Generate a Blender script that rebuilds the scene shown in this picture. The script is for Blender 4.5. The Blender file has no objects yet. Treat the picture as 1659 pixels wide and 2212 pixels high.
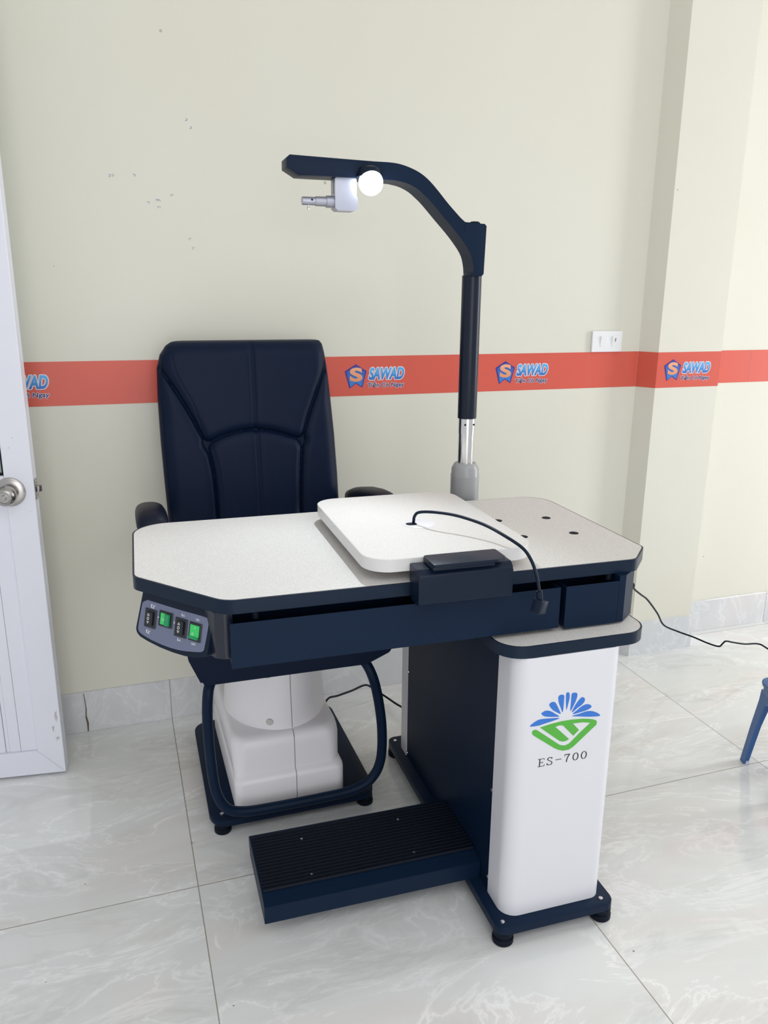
import bpy, bmesh, math
from mathutils import Vector, Matrix

S = bpy.context.scene
C = S.collection
PI = math.pi

# ------------------------------------------------------------------ camera
cam_d = bpy.data.cameras.new('camera')
cam = bpy.data.objects.new('camera', cam_d); C.objects.link(cam)
cam_d.sensor_fit = 'HORIZONTAL'; cam_d.sensor_width = 36.0
cam_d.lens = 1707.06 / 1659 * 36.0
cam_d.clip_start = 0.05
rt = Vector((0.94702857, -0.32106191, 0.00749236))
up = Vector((0.07828863, 0.25342641, 0.96418149))
fw = Vector((0.31146071, 0.91252085, -0.26513755))
cam.matrix_world = Matrix(((rt.x, up.x, -fw.x, 0), (rt.y, up.y, -fw.y, 0), (rt.z, up.z, -fw.z, 1.306), (0, 0, 0, 1)))
S.camera = cam
S.cycles.max_bounces = 12; S.cycles.diffuse_bounces = 7

# ------------------------------------------------------------------ light
S.view_settings.view_transform = 'Standard'
S.view_settings.look = 'None'
S.view_settings.gamma = 1.0
S.view_settings.use_curve_mapping = False
S.view_settings.exposure = 0.0
W = bpy.data.worlds.new('daylight'); S.world = W
W.use_nodes = True
W.node_tree.nodes['Background'].inputs['Color'].default_value = (0.93, 0.955, 1.0, 1)
W.node_tree.nodes['Background'].inputs['Strength'].default_value = 0.72

def area(name, loc, target, sx, sy, power, color):
    d = bpy.data.lights.new(name, 'AREA'); d.shape = 'RECTANGLE'
    d.size = sx; d.size_y = sy; d.energy = power; d.color = color
    o = bpy.data.objects.new(name, d); C.objects.link(o)
    o.location = loc
    o.rotation_euler = (Vector(target) - Vector(loc)).to_track_quat('-Z', 'Y').to_euler()
    return o
area('daylight_shopfront', (4.6, 1.20, 1.4), (1.6, 2.3, 1.1), 0.55, 2.4, 57, (0.95, 0.97, 1.0))
area('daylight_front_fill', (0.0, -2.8, 1.3), (0.3, 2.0, 0.6), 2.0, 2.5, 40, (0.98, 0.98, 1.0))  # added daylight fill from behind the camera; no opening is modelled there
area('overhead_fill', (0.9, -0.9, 3.05), (0.9, -0.9, 0.0), 3.4, 1.4, 32, (0.98, 0.99, 1.0))  # unseen overhead panel, added to send more light down onto the floor

# ------------------------------------------------------------------ helpers
MATS = {}
def mat(name, col, rough=0.5, metal=0.0, coat=0.0, spec=0.5, bump=None, emit=None, vary=None):
    if name in MATS: return MATS[name]
    m = bpy.data.materials.new(name); m.use_nodes = True
    nt = m.node_tree; b = nt.nodes['Principled BSDF']
    b.inputs['Base Color'].default_value = (*col, 1)
    b.inputs['Roughness'].default_value = rough
    b.inputs['Metallic'].default_value = metal
    b.inputs['Coat Weight'].default_value = coat
    b.inputs['Specular IOR Level'].default_value = spec
    if emit:
        b.inputs['Emission Color'].default_value = (*emit[0], 1)
        b.inputs['Emission Strength'].default_value = emit[1]
    tc = nt.nodes.new('ShaderNodeTexCoord')
    if vary:                                   # (scale, amount) mottled colour of the material itself
        n = nt.nodes.new('ShaderNodeTexNoise'); n.inputs['Scale'].default_value = vary[0]; n.inputs['Detail'].default_value = 4
        mx = nt.nodes.new('ShaderNodeMix'); mx.data_type = 'RGBA'
        mx.inputs['A'].default_value = (*[c * (1 - vary[1]) for c in col], 1)
        mx.inputs['B'].default_value = (*[min(1, c * (1 + vary[1])) for c in col], 1)
        nt.links.new(tc.outputs['Object'], n.inputs['Vector'])
        nt.links.new(n.outputs['Fac'], mx.inputs['Factor']); nt.links.new(mx.outputs['Result'], b.inputs['Base Color'])
    if bump:                                   # (scale, strength, distance)
        n = nt.nodes.new('ShaderNodeTexNoise'); n.inputs['Scale'].default_value = bump[0]; n.inputs['Detail'].default_value = 3
        bp = nt.nodes.new('ShaderNodeBump'); bp.inputs['Strength'].default_value = bump[1]; bp.inputs['Distance'].default_value = bump[2]
        nt.links.new(tc.outputs['Object'], n.inputs['Vector'])
        nt.links.new(n.outputs['Fac'], bp.inputs['Height']); nt.links.new(bp.outputs['Normal'], b.inputs['Normal'])
    MATS[name] = m
    return m

def empty(name, loc=(0, 0, 0), rz=0):
    o = bpy.data.objects.new(name, None); C.objects.link(o)
    o.empty_display_size = 0.1
    o.location = loc; o.rotation_euler = (0, 0, rz); o['_base'] = list(loc)
    return o
BASE = {}
def tag(o, label, cat, group=None):
    o['label'] = label; o['category'] = cat
    if group: o['group'] = group
    return o
def thing(name, label, cat, base=(0, 0, 0), loc=None, rz=0, group=None):
    """Empty at the base; its parts are modelled in plan coordinates around `base`."""
    o = bpy.data.objects.new(name, None); C.objects.link(o)
    o.empty_display_size = 0.1
    o.location = loc or base; o.rotation_euler = (0, 0, rz)
    BASE[o.name] = Vector(base)
    return tag(o, label, cat, group)
def obj(name, bm, m, parent=None, smooth=False, label=None, angle=35):
    if parent is not None and parent.name in BASE:
        off = BASE[parent.name]
        for v in bm.verts: v.co -= off
    else: off = Vector((0, 0, 0))
    bmesh.ops.recalc_face_normals(bm, faces=bm.faces) if not getattr(bm, '_keep', False) else None
    me = bpy.data.meshes.new(name); bm.to_mesh(me); bm.free()
    for mm in (m if isinstance(m, (list, tuple)) else [m]): me.materials.append(mm)
    o = bpy.data.objects.new(name, me); C.objects.link(o)
    if parent is not None: o.parent = parent; BASE[o.name] = off
    if smooth:
        for p in me.polygons: p.use_smooth = True
        try: me.set_sharp_from_angle(angle=math.radians(angle))
        except Exception: pass
    if label: o['label'] = label
    return o
def struct(name, bm, m, parent=None, smooth=False):
    o = obj(name, bm, m, parent, smooth)
    if parent is None: o['kind'] = 'structure'
    return o

def bevel(bm, w, seg=2, geom=None):
    if w > 0: bmesh.ops.bevel(bm, geom=geom or bm.edges[:], offset=w, segments=seg, profile=0.5, affect='EDGES', clamp_overlap=True)
    return bm
def box(x0, x1, y0, y1, z0, z1, bv=0.0, seg=2, bm=None):
    b = bmesh.new()
    bmesh.ops.create_cube(b, size=1)
    for v in b.verts: v.co = Vector((x0 if v.co.x < 0 else x1, y0 if v.co.y < 0 else y1, z0 if v.co.z < 0 else z1))
    bevel(b, bv, seg)
    return join(bm, b)
def join(bm, b):
    if bm is None: return b
    me = bpy.data.meshes.new('t'); b.to_mesh(me); b.free(); bm.from_mesh(me); bpy.data.meshes.remove(me)
    return bm
def rounded(pts, rad, seg=6):
    """2D polygon with each corner rounded; rad a number or a list."""
    n = len(pts); out = []
    for i, p in enumerate(pts):
        r = rad[i] if isinstance(rad, (list, tuple)) else rad
        p = Vector(p); a = Vector(pts[i - 1]) - p; b = Vector(pts[(i + 1) % n]) - p
        if r <= 0: out.append(tuple(p)); continue
        la, lb = a.length, b.length; a.normalize(); b.normalize()
        ang = a.angle(b)
        t = min(r / math.tan(ang / 2), la * 0.49, lb * 0.49); rr = t * math.tan(ang / 2)
        c = p + (a + b).normalized() * (rr / math.sin(ang / 2))
        s = p + a * t; e = p + b * t
        a0 = math.atan2(s.y - c.y, s.x - c.x); a1 = math.atan2(e.y - c.y, e.x - c.x)
        d = (a1 - a0 + PI) % (2 * PI) - PI
        for k in range(seg + 1):
            q = a0 + d * k / seg; out.append((c.x + rr * math.cos(q), c.y + rr * math.sin(q)))
    return out
def prism(poly, lo, hi, axis='z', bv=0.0, seg=2, bm=None, fn=None):
    """Extrude a 2D polygon; axis z: (x,y), y: (x,z), x: (y,z)."""
    b = bmesh.new()
    def P(a, c, h):
        if fn: return fn(a, c, h)
        return {'z': (a, c, h), 'y': (a, h, c), 'x': (h, a, c)}[axis]
    A = [b.verts.new(P(x, y, lo)) for x, y in poly]; B = [b.verts.new(P(x, y, hi)) for x, y in poly]
    n = len(poly)
    f0 = b.faces.new(A); f1 = b.faces.new(B[::-1])
    for i in range(n): b.faces.new((A[i], B[i], B[(i + 1) % n], A[(i + 1) % n]))
    if bv:
        ee = [e for e in b.edges if (e in f0.edges or e in f1.edges)]
        bmesh.ops.bevel(b, geom=ee, offset=bv, segments=seg, profile=0.5, affect='EDGES', clamp_overlap=True)
    bmesh.ops.recalc_face_normals(b, faces=b.faces)
    return join(bm, b)
def lathe(prof, c, axis='z', seg=40, bm=None, fn=None):
    """prof: list of (radius, height) along axis from point c."""
    b = bmesh.new(); c = Vector(c); rings = []
    for r, h in prof:
        ring = []
        for k in range(seg):
            a = 2 * PI * k / seg; u, v = r * math.cos(a), r * math.sin(a)
            d = {'z': (u, v, h), 'y': (u, h, v), 'x': (h, u, v)}[axis]
            ring.append(b.verts.new(c + Vector(d)))
        rings.append(ring)
    for i in range(len(rings) - 1):
        for k in range(seg): b.faces.new((rings[i][k], rings[i][(k + 1) % seg], rings[i + 1][(k + 1) % seg], rings[i + 1][k]))
    b.faces.new(rings[0]); b.faces.new(rings[-1][::-1])
    bmesh.ops.remove_doubles(b, verts=b.verts, dist=1e-7)
    bmesh.ops.recalc_face_normals(b, faces=b.faces)
    return join(bm, b)
def cyl(c, r, h, axis='z', seg=28, bm=None, bv=0.0):
    p = [(r, 0), (r, h)] if not bv else [(r - bv, 0), (r, bv), (r, h - bv), (r - bv, h)]
    return lathe(p, c, axis, seg, bm)
def smooth_path(pts, n=10):
    """Catmull-Rom."""
    P = [Vector(p) for p in pts]; P = [2 * P[0] - P[1]] + P + [2 * P[-1] - P[-2]]; out = []
    for i in range(1, len(P) - 2):
        a, b, c, d = P[i - 1:i + 3]
        for k in range(n):
            t = k / n
            out.append(0.5 * ((2 * b) + (c - a) * t + (2 * a - 5 * b + 4 * c - d) * t * t + (3 * b - a - 3 * c + d) * t ** 3))
    out.append(P[-2]); return out
def tube(path, r, seg=12, bm=None):
    b = bmesh.new(); P = [Vector(p) for p in path]; rings = []
    t0 = (P[1] - P[0]).normalized(); n = t0.orthogonal().normalized()
    for i, p in enumerate(P):
        t = (P[min(i + 1, len(P) - 1)] - P[max(i - 1, 0)]).normalized()
        n = (n - t * n.dot(t)).normalized(); w = t.cross(n)
        rings.append([b.verts.new(p + (n * math.cos(2 * PI * k / seg) + w * math.sin(2 * PI * k / seg)) * r) for k in range(seg)])
    for i in range(len(rings) - 1):
        for k in range(seg): b.faces.new((rings[i][k], rings[i][(k + 1) % seg], rings[i + 1][(k + 1) % seg], rings[i + 1][k]))
    b.faces.new(rings[0]); b.faces.new(rings[-1])
    bmesh.ops.recalc_face_normals(b, faces=b.faces)
    return join(bm, b)
def decal(poly, y, bm=None, th=0.0006):
    """A thin printed shape on a surface facing -y."""
    return prism(poly, y - th, y, 'y', bm=bm)
def text_bm(body, x0, x1, z0, z1, y, th=0.0006, shear=0.0, bold=0.0, bm=None, fn=None):
    cu = bpy.data.curves.new('txt', 'FONT'); cu.body = body; cu.size = 1; cu.shear = shear; cu.offset = bold
    cu.extrude = 0.5; cu.resolution_u = 6
    o = bpy.data.objects.new('txt', cu); C.objects.link(o)
    dg = bpy.context.evaluated_depsgraph_get(); ev = o.evaluated_get(dg)
    me = bpy.data.meshes.new_from_object(ev)
    b = bmesh.new(); b.from_mesh(me)
    bpy.data.objects.remove(o); bpy.data.curves.remove(cu); bpy.data.meshes.remove(me)
    xs = [v.co.x for v in b.verts]; ys = [v.co.y for v in b.verts]
    ax, bx, ay, by = min(xs), max(xs), min(ys), max(ys)
    for v in b.verts:
        X = x0 + (v.co.x - ax) / (bx - ax) * (x1 - x0); Z = z0 + (v.co.y - ay) / (by - ay) * (z1 - z0)
        D = y - th if v.co.z > 0 else y
        v.co = Vector(fn(X, Z, D)) if fn else Vector((X, D, Z))
    return join(bm, b)
def outline(bm, r, dy, n=12):
    """The same printed letters spread sideways by r: a contour print behind them."""
    me = bpy.data.meshes.new('t'); bm.to_mesh(me); out = bmesh.new()
    for k in range(n):
        b = bmesh.new(); b.from_mesh(me); a = 2 * PI * k / n
        bmesh.ops.translate(b, verts=b.verts, vec=(r * math.cos(a), dy + k * 0.00001, r * math.sin(a)))
        out = join(out, b)
    bpy.data.meshes.remove(me)
    return out
def ribbon(path, w, thin, y, bm=None, th=0.0006):
    """Serif-style pen stroke in the xz plane: thick when vertical, thin when horizontal."""
    P = [Vector(p) for p in path]; L = []; R_ = []
    for i, p in enumerate(P):
        t = (P[min(i + 1, len(P) - 1)] - P[max(i - 1, 0)]).normalized()
        k = (thin + (w - thin) * abs(t.y) ** 1.5) / 2; n = Vector((-t.y, t.x))
        L.append(tuple(p + n * k)); R_.append(tuple(p - n * k))
    b = bmesh.new()
    for D in (0, 1):
        pass
    A = [[b.verts.new((q[0], y - th, q[1])) for q in X] for X in (L, R_)]
    B = [[b.verts.new((q[0], y, q[1])) for q in X] for X in (L, R_)]
    n = len(P)
    for i in range(n - 1):
        b.faces.new((A[0][i], A[0][i + 1], A[1][i + 1], A[1][i])); b.faces.new((B[0][i], B[1][i], B[1][i + 1], B[0][i + 1]))
        b.faces.new((A[0][i], B[0][i], B[0][i + 1], A[0][i + 1])); b.faces.new((A[1][i], A[1][i + 1], B[1][i + 1], B[1][i]))
    b.faces.new((A[0][0], A[1][0], B[1][0], B[0][0])); b.faces.new((A[0][-1], B[0][-1], B[1][-1], A[1][-1]))
    return join(bm, b)

# ------------------------------------------------------------------ materials
def nodes(name):
    m = bpy.data.materials.new(name); m.use_nodes = True
    return m, m.node_tree, m.node_tree.nodes['Principled BSDF']
def mth(nt, op, a, b=None, clamp=False):
    n = nt.nodes.new('ShaderNodeMath'); n.operation = op; n.use_clamp = clamp
    for i, v in enumerate((a, b)):
        if v is None: continue
        if isinstance(v, (int, float)): n.inputs[i].default_value = v
        else: nt.links.new(v, n.inputs[i])
    return n.outputs[0]
def mixc(nt, f, a, b):
    n = nt.nodes.new('ShaderNodeMix'); n.data_type = 'RGBA'
    for k, v in (('Factor', f), ('A', a), ('B', b)):
        if isinstance(v, tuple): n.inputs[k].default_value = (*v, 1)
        elif isinstance(v, (int, float)): n.inputs[k].default_value = v
        else: nt.links.new(v, n.inputs[k])
    return n.outputs['Result']
def marble(name, mode):
    """Grey polished porcelain: 0.8 m tiles with long soft veins; mode 'floor' or 'skirt'."""
    m, nt, b = nodes(name)
    g = nt.nodes.new('ShaderNodeNewGeometry'); sp = nt.nodes.new('ShaderNodeSeparateXYZ')
    nt.links.new(g.outputs['Position'], sp.inputs[0])
    x, y, z = sp.outputs
    T = 0.8007
    tx = mth(nt, 'DIVIDE', mth(nt, 'SUBTRACT', x, 0.0935 - 8 * T), T)
    ty = mth(nt, 'DIVIDE', mth(nt, 'SUBTRACT', y, 1.5665 - 8 * T), T)
    ix, iy = mth(nt, 'FLOOR', tx), mth(nt, 'FLOOR', ty)
    if mode == 'skirt':
        u, v = x, mth(nt, 'ADD', mth(nt, 'MULTIPLY', z, 1.0), y)
    else: u, v = x, y
    cv = nt.nodes.new('ShaderNodeCombineXYZ')
    nt.links.new(mth(nt, 'ADD', mth(nt, 'MULTIPLY', u, 1.0), mth(nt, 'MULTIPLY', ix, 3.7)), cv.inputs[0])
    k = 2.6 if mode == 'floor' else 1.0
    nt.links.new(mth(nt, 'ADD', mth(nt, 'MULTIPLY', v, k), mth(nt, 'MULTIPLY', iy, 5.3)), cv.inputs[1])
    if mode == 'skirt': nt.links.new(mth(nt, 'MULTIPLY', u, 1.2), cv.inputs[2])
    def noise(scale, detail, rough=0.55, dist=0.0, vec=None):
        n = nt.nodes.new('ShaderNodeTexNoise'); n.inputs['Scale'].default_value = scale; n.inputs['Detail'].default_value = detail
        n.inputs['Roughness'].default_value = rough; n.inputs['Distortion'].default_value = dist
        nt.links.new(vec or cv.outputs[0], n.inputs['Vector']); return n.outputs['Fac']
    def vein(f, centre, width):
        d = mth(nt, 'ABSOLUTE', mth(nt, 'SUBTRACT', f, centre))
        return mth(nt, 'SUBTRACT', 1.0, mth(nt, 'DIVIDE', d, width), True)
    n1 = noise(1.3, 5, 0.6, 0.9); n2 = noise(2.2, 7, 0.62, 1.6); n3 = noise(9.0, 6, 0.65, 0.6); n4 = noise(0.9, 3, 0.5, 0.4)
    lo, hi = ((0.70, 0.71, 0.695), (0.82, 0.825, 0.82)) if mode == 'floor' else ((0.57, 0.58, 0.59), (0.70, 0.71, 0.73))
    base = mixc(nt, mth(nt, 'MULTIPLY', mth(nt, 'SUBTRACT', n1, 0.32), 2.4, True), lo, hi)
    base = mixc(nt, mth(nt, 'MULTIPLY', vein(n4, 0.56, 0.07), 0.38), base, (0.74, 0.665, 0.625))
    fine = mth(nt, 'MULTIPLY', mth(nt, 'SUBTRACT', n3, 0.45), 1.6, True)
    base = mixc(nt, mth(nt, 'MULTIPLY', fine, 0.20), base, (0.84, 0.84, 0.835))
    vs = 1.0 if mode == 'floor' else 0.45
    v1 = mth(nt, 'MULTIPLY', vein(n2, 0.5, 0.020), mth(nt, 'MULTIPLY', mth(nt, 'SUBTRACT', n1, 0.36), 5.0, True))
    base = mixc(nt, mth(nt, 'MULTIPLY', v1, 0.70 * vs), base, (0.95, 0.95, 0.94))
    v2 = mth(nt, 'MULTIPLY', vein(n2, 0.58, 0.045), mth(nt, 'SUBTRACT', 1.3, mth(nt, 'MULTIPLY', n1, 1.5), True))
    base = mixc(nt, mth(nt, 'MULTIPLY', v2, 0.42 * vs), base, (0.54, 0.53, 0.505))
    v3 = mth(nt, 'MULTIPLY', vein(n1, 0.46, 0.012), mth(nt, 'MULTIPLY', mth(nt, 'SUBTRACT', n2, 0.42), 4.0, True))
    base = mixc(nt, mth(nt, 'MULTIPLY', v3, 0.6 * vs), base, (0.93, 0.93, 0.92))
    # joints
    hw = 0.0012 / T
    fx = mth(nt, 'SUBTRACT', mth(nt, 'FRACT', mth(nt, 'ADD', tx, 0.5)), 0.5)
    jx = mth(nt, 'LESS_THAN', mth(nt, 'ABSOLUTE', fx), hw)
    if mode == 'floor':
        fy = mth(nt, 'SUBTRACT', mth(nt, 'FRACT', mth(nt, 'ADD', ty, 0.5)), 0.5)
        jx = mth(nt, 'MAXIMUM', jx, mth(nt, 'LESS_THAN', mth(nt, 'ABSOLUTE', fy), hw))
    base = mixc(nt, mth(nt, 'MULTIPLY', jx, 0.85), base, (0.25, 0.215, 0.17))
    sg = nt.nodes.new('ShaderNodeTexVoronoi'); sg.inputs['Scale'].default_value = 9.0
    nt.links.new(g.outputs['Position'], sg.inputs['Vector'])
    base = mixc(nt, mth(nt, 'MULTIPLY', mth(nt, 'LESS_THAN', sg.outputs['Distance'], 0.022), 0.8), base, (0.12, 0.11, 0.10))
    nt.links.new(base, b.inputs['Base Color'])
    nt.links.new(mth(nt, 'ADD', mth(nt, 'MULTIPLY', jx, 0.5), 0.10), b.inputs['Roughness'])
    b.inputs['Specular IOR Level'].default_value = 0.55
    return m
M_floor = marble('polished_marble_tile', 'floor')
M_skirt = marble('marble_skirting_tile', 'skirt')
def wall_paint(name):
    m, nt, b = nodes(name)
    g = nt.nodes.new('ShaderNodeNewGeometry')
    def noise(s, d, r=0.5):
        n = nt.nodes.new('ShaderNodeTexNoise'); n.inputs['Scale'].default_value = s; n.inputs['Detail'].default_value = d
        n.inputs['Roughness'].default_value = r
        nt.links.new(g.outputs['Position'], n.inputs['Vector']); return n.outputs['Fac']
    base = mixc(nt, noise(1.3, 3), (0.680, 0.660, 0.550), (0.745, 0.728, 0.655))
    sc = nt.nodes.new('ShaderNodeTexVoronoi'); sc.inputs['Scale'].default_value = 7.0
    nt.links.new(g.outputs['Position'], sc.inputs['Vector'])
    spot = mth(nt, 'MULTIPLY', mth(nt, 'LESS_THAN', sc.outputs['Distance'], 0.03), mth(nt, 'GREATER_THAN', noise(2.0, 2), 0.55))
    base = mixc(nt, mth(nt, 'MULTIPLY', spot, 0.6), base, (0.30, 0.27, 0.22))
    nt.links.new(base, b.inputs['Base Color']); b.inputs['Roughness'].default_value = 0.55
    b.inputs['Specular IOR Level'].default_value = 0.35
    bp = nt.nodes.new('ShaderNodeBump'); bp.inputs['Strength'].default_value = 0.25; bp.inputs['Distance'].default_value = 0.002
    nt.links.new(mth(nt, 'ADD', noise(5, 4, 0.6), mth(nt, 'MULTIPLY', noise(160, 2), 0.12)), bp.inputs['Height']); nt.links.new(bp.outputs['Normal'], b.inputs['Normal'])
    return m
M_wall = wall_paint('cream_wall_paint')
M_mark = mat('violet_mark', (0.30, 0.10, 0.42), 0.6)

def laminate(name, a, b_):
    m, nt, b = nodes(name)
    g = nt.nodes.new('ShaderNodeTexCoord')
    n = nt.nodes.new('ShaderNodeTexNoise'); n.inputs['Scale'].default_value = 420; n.inputs['Detail'].default_value = 2
    nt.links.new(g.outputs['Object'], n.inputs['Vector'])
    f = mth(nt, 'MULTIPLY', mth(nt, 'SUBTRACT', n.outputs['Fac'], 0.38), 4.0, True)
    nt.links.new(mixc(nt, f, a, b_), b.inputs['Base Color']); b.inputs['Roughness'].default_value = 0.42
    bp = nt.nodes.new('ShaderNodeBump'); bp.inputs['Strength'].default_value = 0.2; bp.inputs['Distance'].default_value = 0.0004
    nt.links.new(n.outputs['Fac'], bp.inputs['Height']); nt.links.new(bp.outputs['Normal'], b.inputs['Normal'])
    return m
M_lam = laminate('white_speckled_laminate', (0.60, 0.58, 0.56), (0.70, 0.685, 0.665))
M_lamw = mat('white_edge_banding', (0.68, 0.67, 0.665), 0.35)
NAVY = (0.0040, 0.0125, 0.034)
M_metal = mat('navy_black_powder_coat', NAVY, 0.45, spec=0.12, bump=(700, 0.12, 0.0003), vary=(25, 0.08))
M_metal2 = mat('navy_black_powder_coat_satin', (0.0050, 0.0150, 0.038), 0.42, spec=0.12, bump=(600, 0.15, 0.0003))
M_edge = mat('black_rubber_edge_band', (0.0050, 0.0145, 0.034), 0.34, spec=0.2, vary=(30, 0.1))
M_plast = mat('black_moulded_plastic', (0.0050, 0.0115, 0.028), 0.36, spec=0.2, vary=(30, 0.1))
M_rubber = mat('black_rubber', (0.003, 0.006, 0.014), 0.55, spec=0.15, vary=(40, 0.1))
M_white = mat('white_painted_steel', (0.72, 0.72, 0.76), 0.30, vary=(6, 0.015))
M_shell = mat('ivory_plastic_shell', (0.86, 0.835, 0.855), 0.36, vary=(5, 0.02))
M_seam = mat('grey_shell_seam', (0.20, 0.19, 0.18), 0.6, vary=(40, 0.1))
M_chrome = mat('polished_chrome', (0.72, 0.71, 0.70), 0.14, 1.0, bump=(80, 0.02, 0.0002))
M_screw = mat('bright_screw_metal', (0.75, 0.75, 0.76), 0.28, 1.0, bump=(300, 0.1, 0.0002))
M_greyplast = mat('grey_plastic', (0.33, 0.33, 0.34), 0.28, vary=(20, 0.05))
M_silver = mat('lilac_grey_metal', (0.42, 0.43, 0.50), 0.35, 0.5, vary=(20, 0.05))
M_leather = mat('black_blue_leatherette', (0.0036, 0.0095, 0.029), 0.44, spec=0.12, bump=(900, 0.35, 0.0006), vary=(12, 0.12))
M_leather2 = mat('black_armrest_leatherette', (0.005, 0.008, 0.021), 0.42, spec=0.2, bump=(900, 0.3, 0.0006), vary=(12, 0.1))
M_panel = mat('grey_control_overlay', (0.145, 0.165, 0.255), 0.38, vary=(60, 0.06))
M_switch = mat('black_rocker_plastic', (0.006, 0.008, 0.013), 0.3, vary=(60, 0.1))
M_green = mat('lit_green_lens', (0.008, 0.20, 0.075), 0.25, emit=((0.01, 0.35, 0.12), 0.16), vary=(60, 0.2))
M_green2 = mat('bright_green_lens', (0.015, 0.30, 0.08), 0.25, emit=((0.05, 0.8, 0.14), 0.30), vary=(60, 0.2))
M_ink_w = mat('white_print', (0.75, 0.77, 0.80), 0.5, vary=(90, 0.03))
M_blue = mat('logo_blue', (0.030, 0.17, 0.60), 0.35, vary=(60, 0.04))
M_lgreen = mat('logo_green', (0.085, 0.42, 0.045), 0.35, vary=(60, 0.04))
M_black_ink = mat('black_print', (0.012, 0.012, 0.03), 0.5, vary=(60, 0.05))

# ------------------------------------------------------------------ the room
YW, YP, YR = 2.355, 2.292, 2.403          # back wall, pilaster front, right wall section
struct('floor', box(-4, 6, -3, 4, -0.05, 0), M_floor)

wb = box(-1.3, 1.80, YW, YW + 0.15, 0, 3.1)
o = struct('wall_back', wb, [M_wall])
pb = prism([(1.730, YW + 0.001), (1.765, YP), (2.029, YP), (2.033, YR + 0.02), (1.730, YR + 0.02)], 0, 3.1)
struct('wall_pilaster', pb, M_wall)
struct('wall_right', box(1.95, 6.0, YR, YR + 0.15, 0, 3.1), M_wall)
wl_ = box(-1.30, -1.10, 2.285, 2.50, 0, 3.1)
box(-1.30, -1.10, 1.30, 2.285, 2.14, 3.1, bm=wl_)
struct('wall_left', wl_, M_wall)
M_ceil = mat('white_ceiling_paint', (0.78, 0.78, 0.76), 0.7, vary=(2, 0.02))
struct('ceiling', box(-1.30, 5.0, -3.2, 2.56, 3.1, 3.2), M_ceil)
struct('baseboard_back', box(-1.05, 1.728, YW - 0.010, YW + 0.001, 0, 0.133, 0.0012, 1), M_skirt)
struct('baseboard_pilaster', prism([(1.718, YW - 0.009), (1.755, YP - 0.010), (2.036, YP - 0.010), (2.040, YR), (2.030, YR), (2.028, YP), (1.766, YP), (1.731, YW)], 0, 0.131), M_skirt)
struct('baseboard_right', box(2.041, 6.0, YR - 0.010, YR + 0.001, 0, 0.131, 0.0012, 1), M_skirt)
# grubby joint in the skirting by the door
M_dirt = mat('brown_grout_dirt', (0.10, 0.07, 0.04), 0.9, vary=(90, 0.5))
cr = prism([(-0.1585, 0.002), (-0.1555, 0.002), (-0.1535, 0.03), (-0.1575, 0.055), (-0.1555, 0.08), (-0.159, 0.13), (-0.1605, 0.13), (-0.158, 0.085), (-0.161, 0.05), (-0.1585, 0.03)], YW - 0.0112, YW - 0.010, 'y')
struct('trim_1', cr, M_dirt)
# small violet arcs on the plaster, part of the painted wall
mk = bmesh.new()
for i, (x, z) in enumerate([(0.238, 1.752), (0.248, 1.733), (0.032, 1.603), (0.040, 1.604), (0.095, 1.607), (0.127, 1.54), (0.155, 1.546), (0.150, 1.547), (0.154, 1.529), (0.19, 1.561), (0.232, 1.45), (0.24, 1.426), (-0.124, 1.372)]):
    r = 0.0034 if i < 12 else 0.0012
    path = [(x + r * math.cos(a), YW - 0.0003, z + r * 0.8 * math.sin(a)) for a in [(-2.6 + i * 0.3) + k * 0.45 for k in range(10)]]
    tube(path, 0.00045, 5, mk)
struct('trim_2', mk, M_mark)

# ------------------------------------------------------------------ printed vinyl strip round the wall
def vinyl(name, col):
    m, nt, b = nodes(name)
    g = nt.nodes.new('ShaderNodeNewGeometry')
    n = nt.nodes.new('ShaderNodeTexNoise'); n.inputs['Scale'].default_value = 3.5; n.inputs['Detail'].default_value = 3
    nt.links.new(g.outputs['Position'], n.inputs['Vector'])
    nt.links.new(mixc(nt, n.outputs['Fac'], tuple(c * 0.93 for c in col), tuple(min(1, c * 1.07) for c in col)), b.inputs['Base Color'])
    b.inputs['Roughness'].default_value = 0.38
    return m
M_red = vinyl('red_vinyl', (0.66, 0.100, 0.065))
def grad(name, c0, c1, z0, z1):
    m, nt, b = nodes(name)
    g = nt.nodes.new('ShaderNodeNewGeometry'); sp = nt.nodes.new('ShaderNodeSeparateXYZ'); nt.links.new(g.outputs['Position'], sp.inputs[0])
    f = mth(nt, 'DIVIDE', mth(nt, 'SUBTRACT', sp.outputs[2], z0), z1 - z0, True)
    nt.links.new(mixc(nt, f, c0, c1), b.inputs['Base Color']); b.inputs['Roughness'].default_value = 0.4
    return m
M_cyan = grad('print_blue_fade', (0.02, 0.14, 0.50), (0.10, 0.45, 0.85), 1.052, 1.088)
M_pent = mat('print_violet_blue', (0.045, 0.03, 0.28), 0.4, vary=(60, 0.1))
M_pent2 = grad('print_emblem_fade', (0.03, 0.22, 0.62), (0.035, 0.07, 0.38), 1.03, 1.09)
M_gold = grad('print_copper_fade', (0.72, 0.28, 0.14), (0.85, 0.42, 0.24), 1.045, 1.095)
M_whiteink = mat('print_white_outline', (0.80, 0.72, 0.78), 0.5, vary=(60, 0.03))
M_navyink = mat('print_navy', (0.035, 0.03, 0.16), 0.5, vary=(60, 0.05))
ZB0, ZB1 = 1.003, 1.1235
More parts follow.
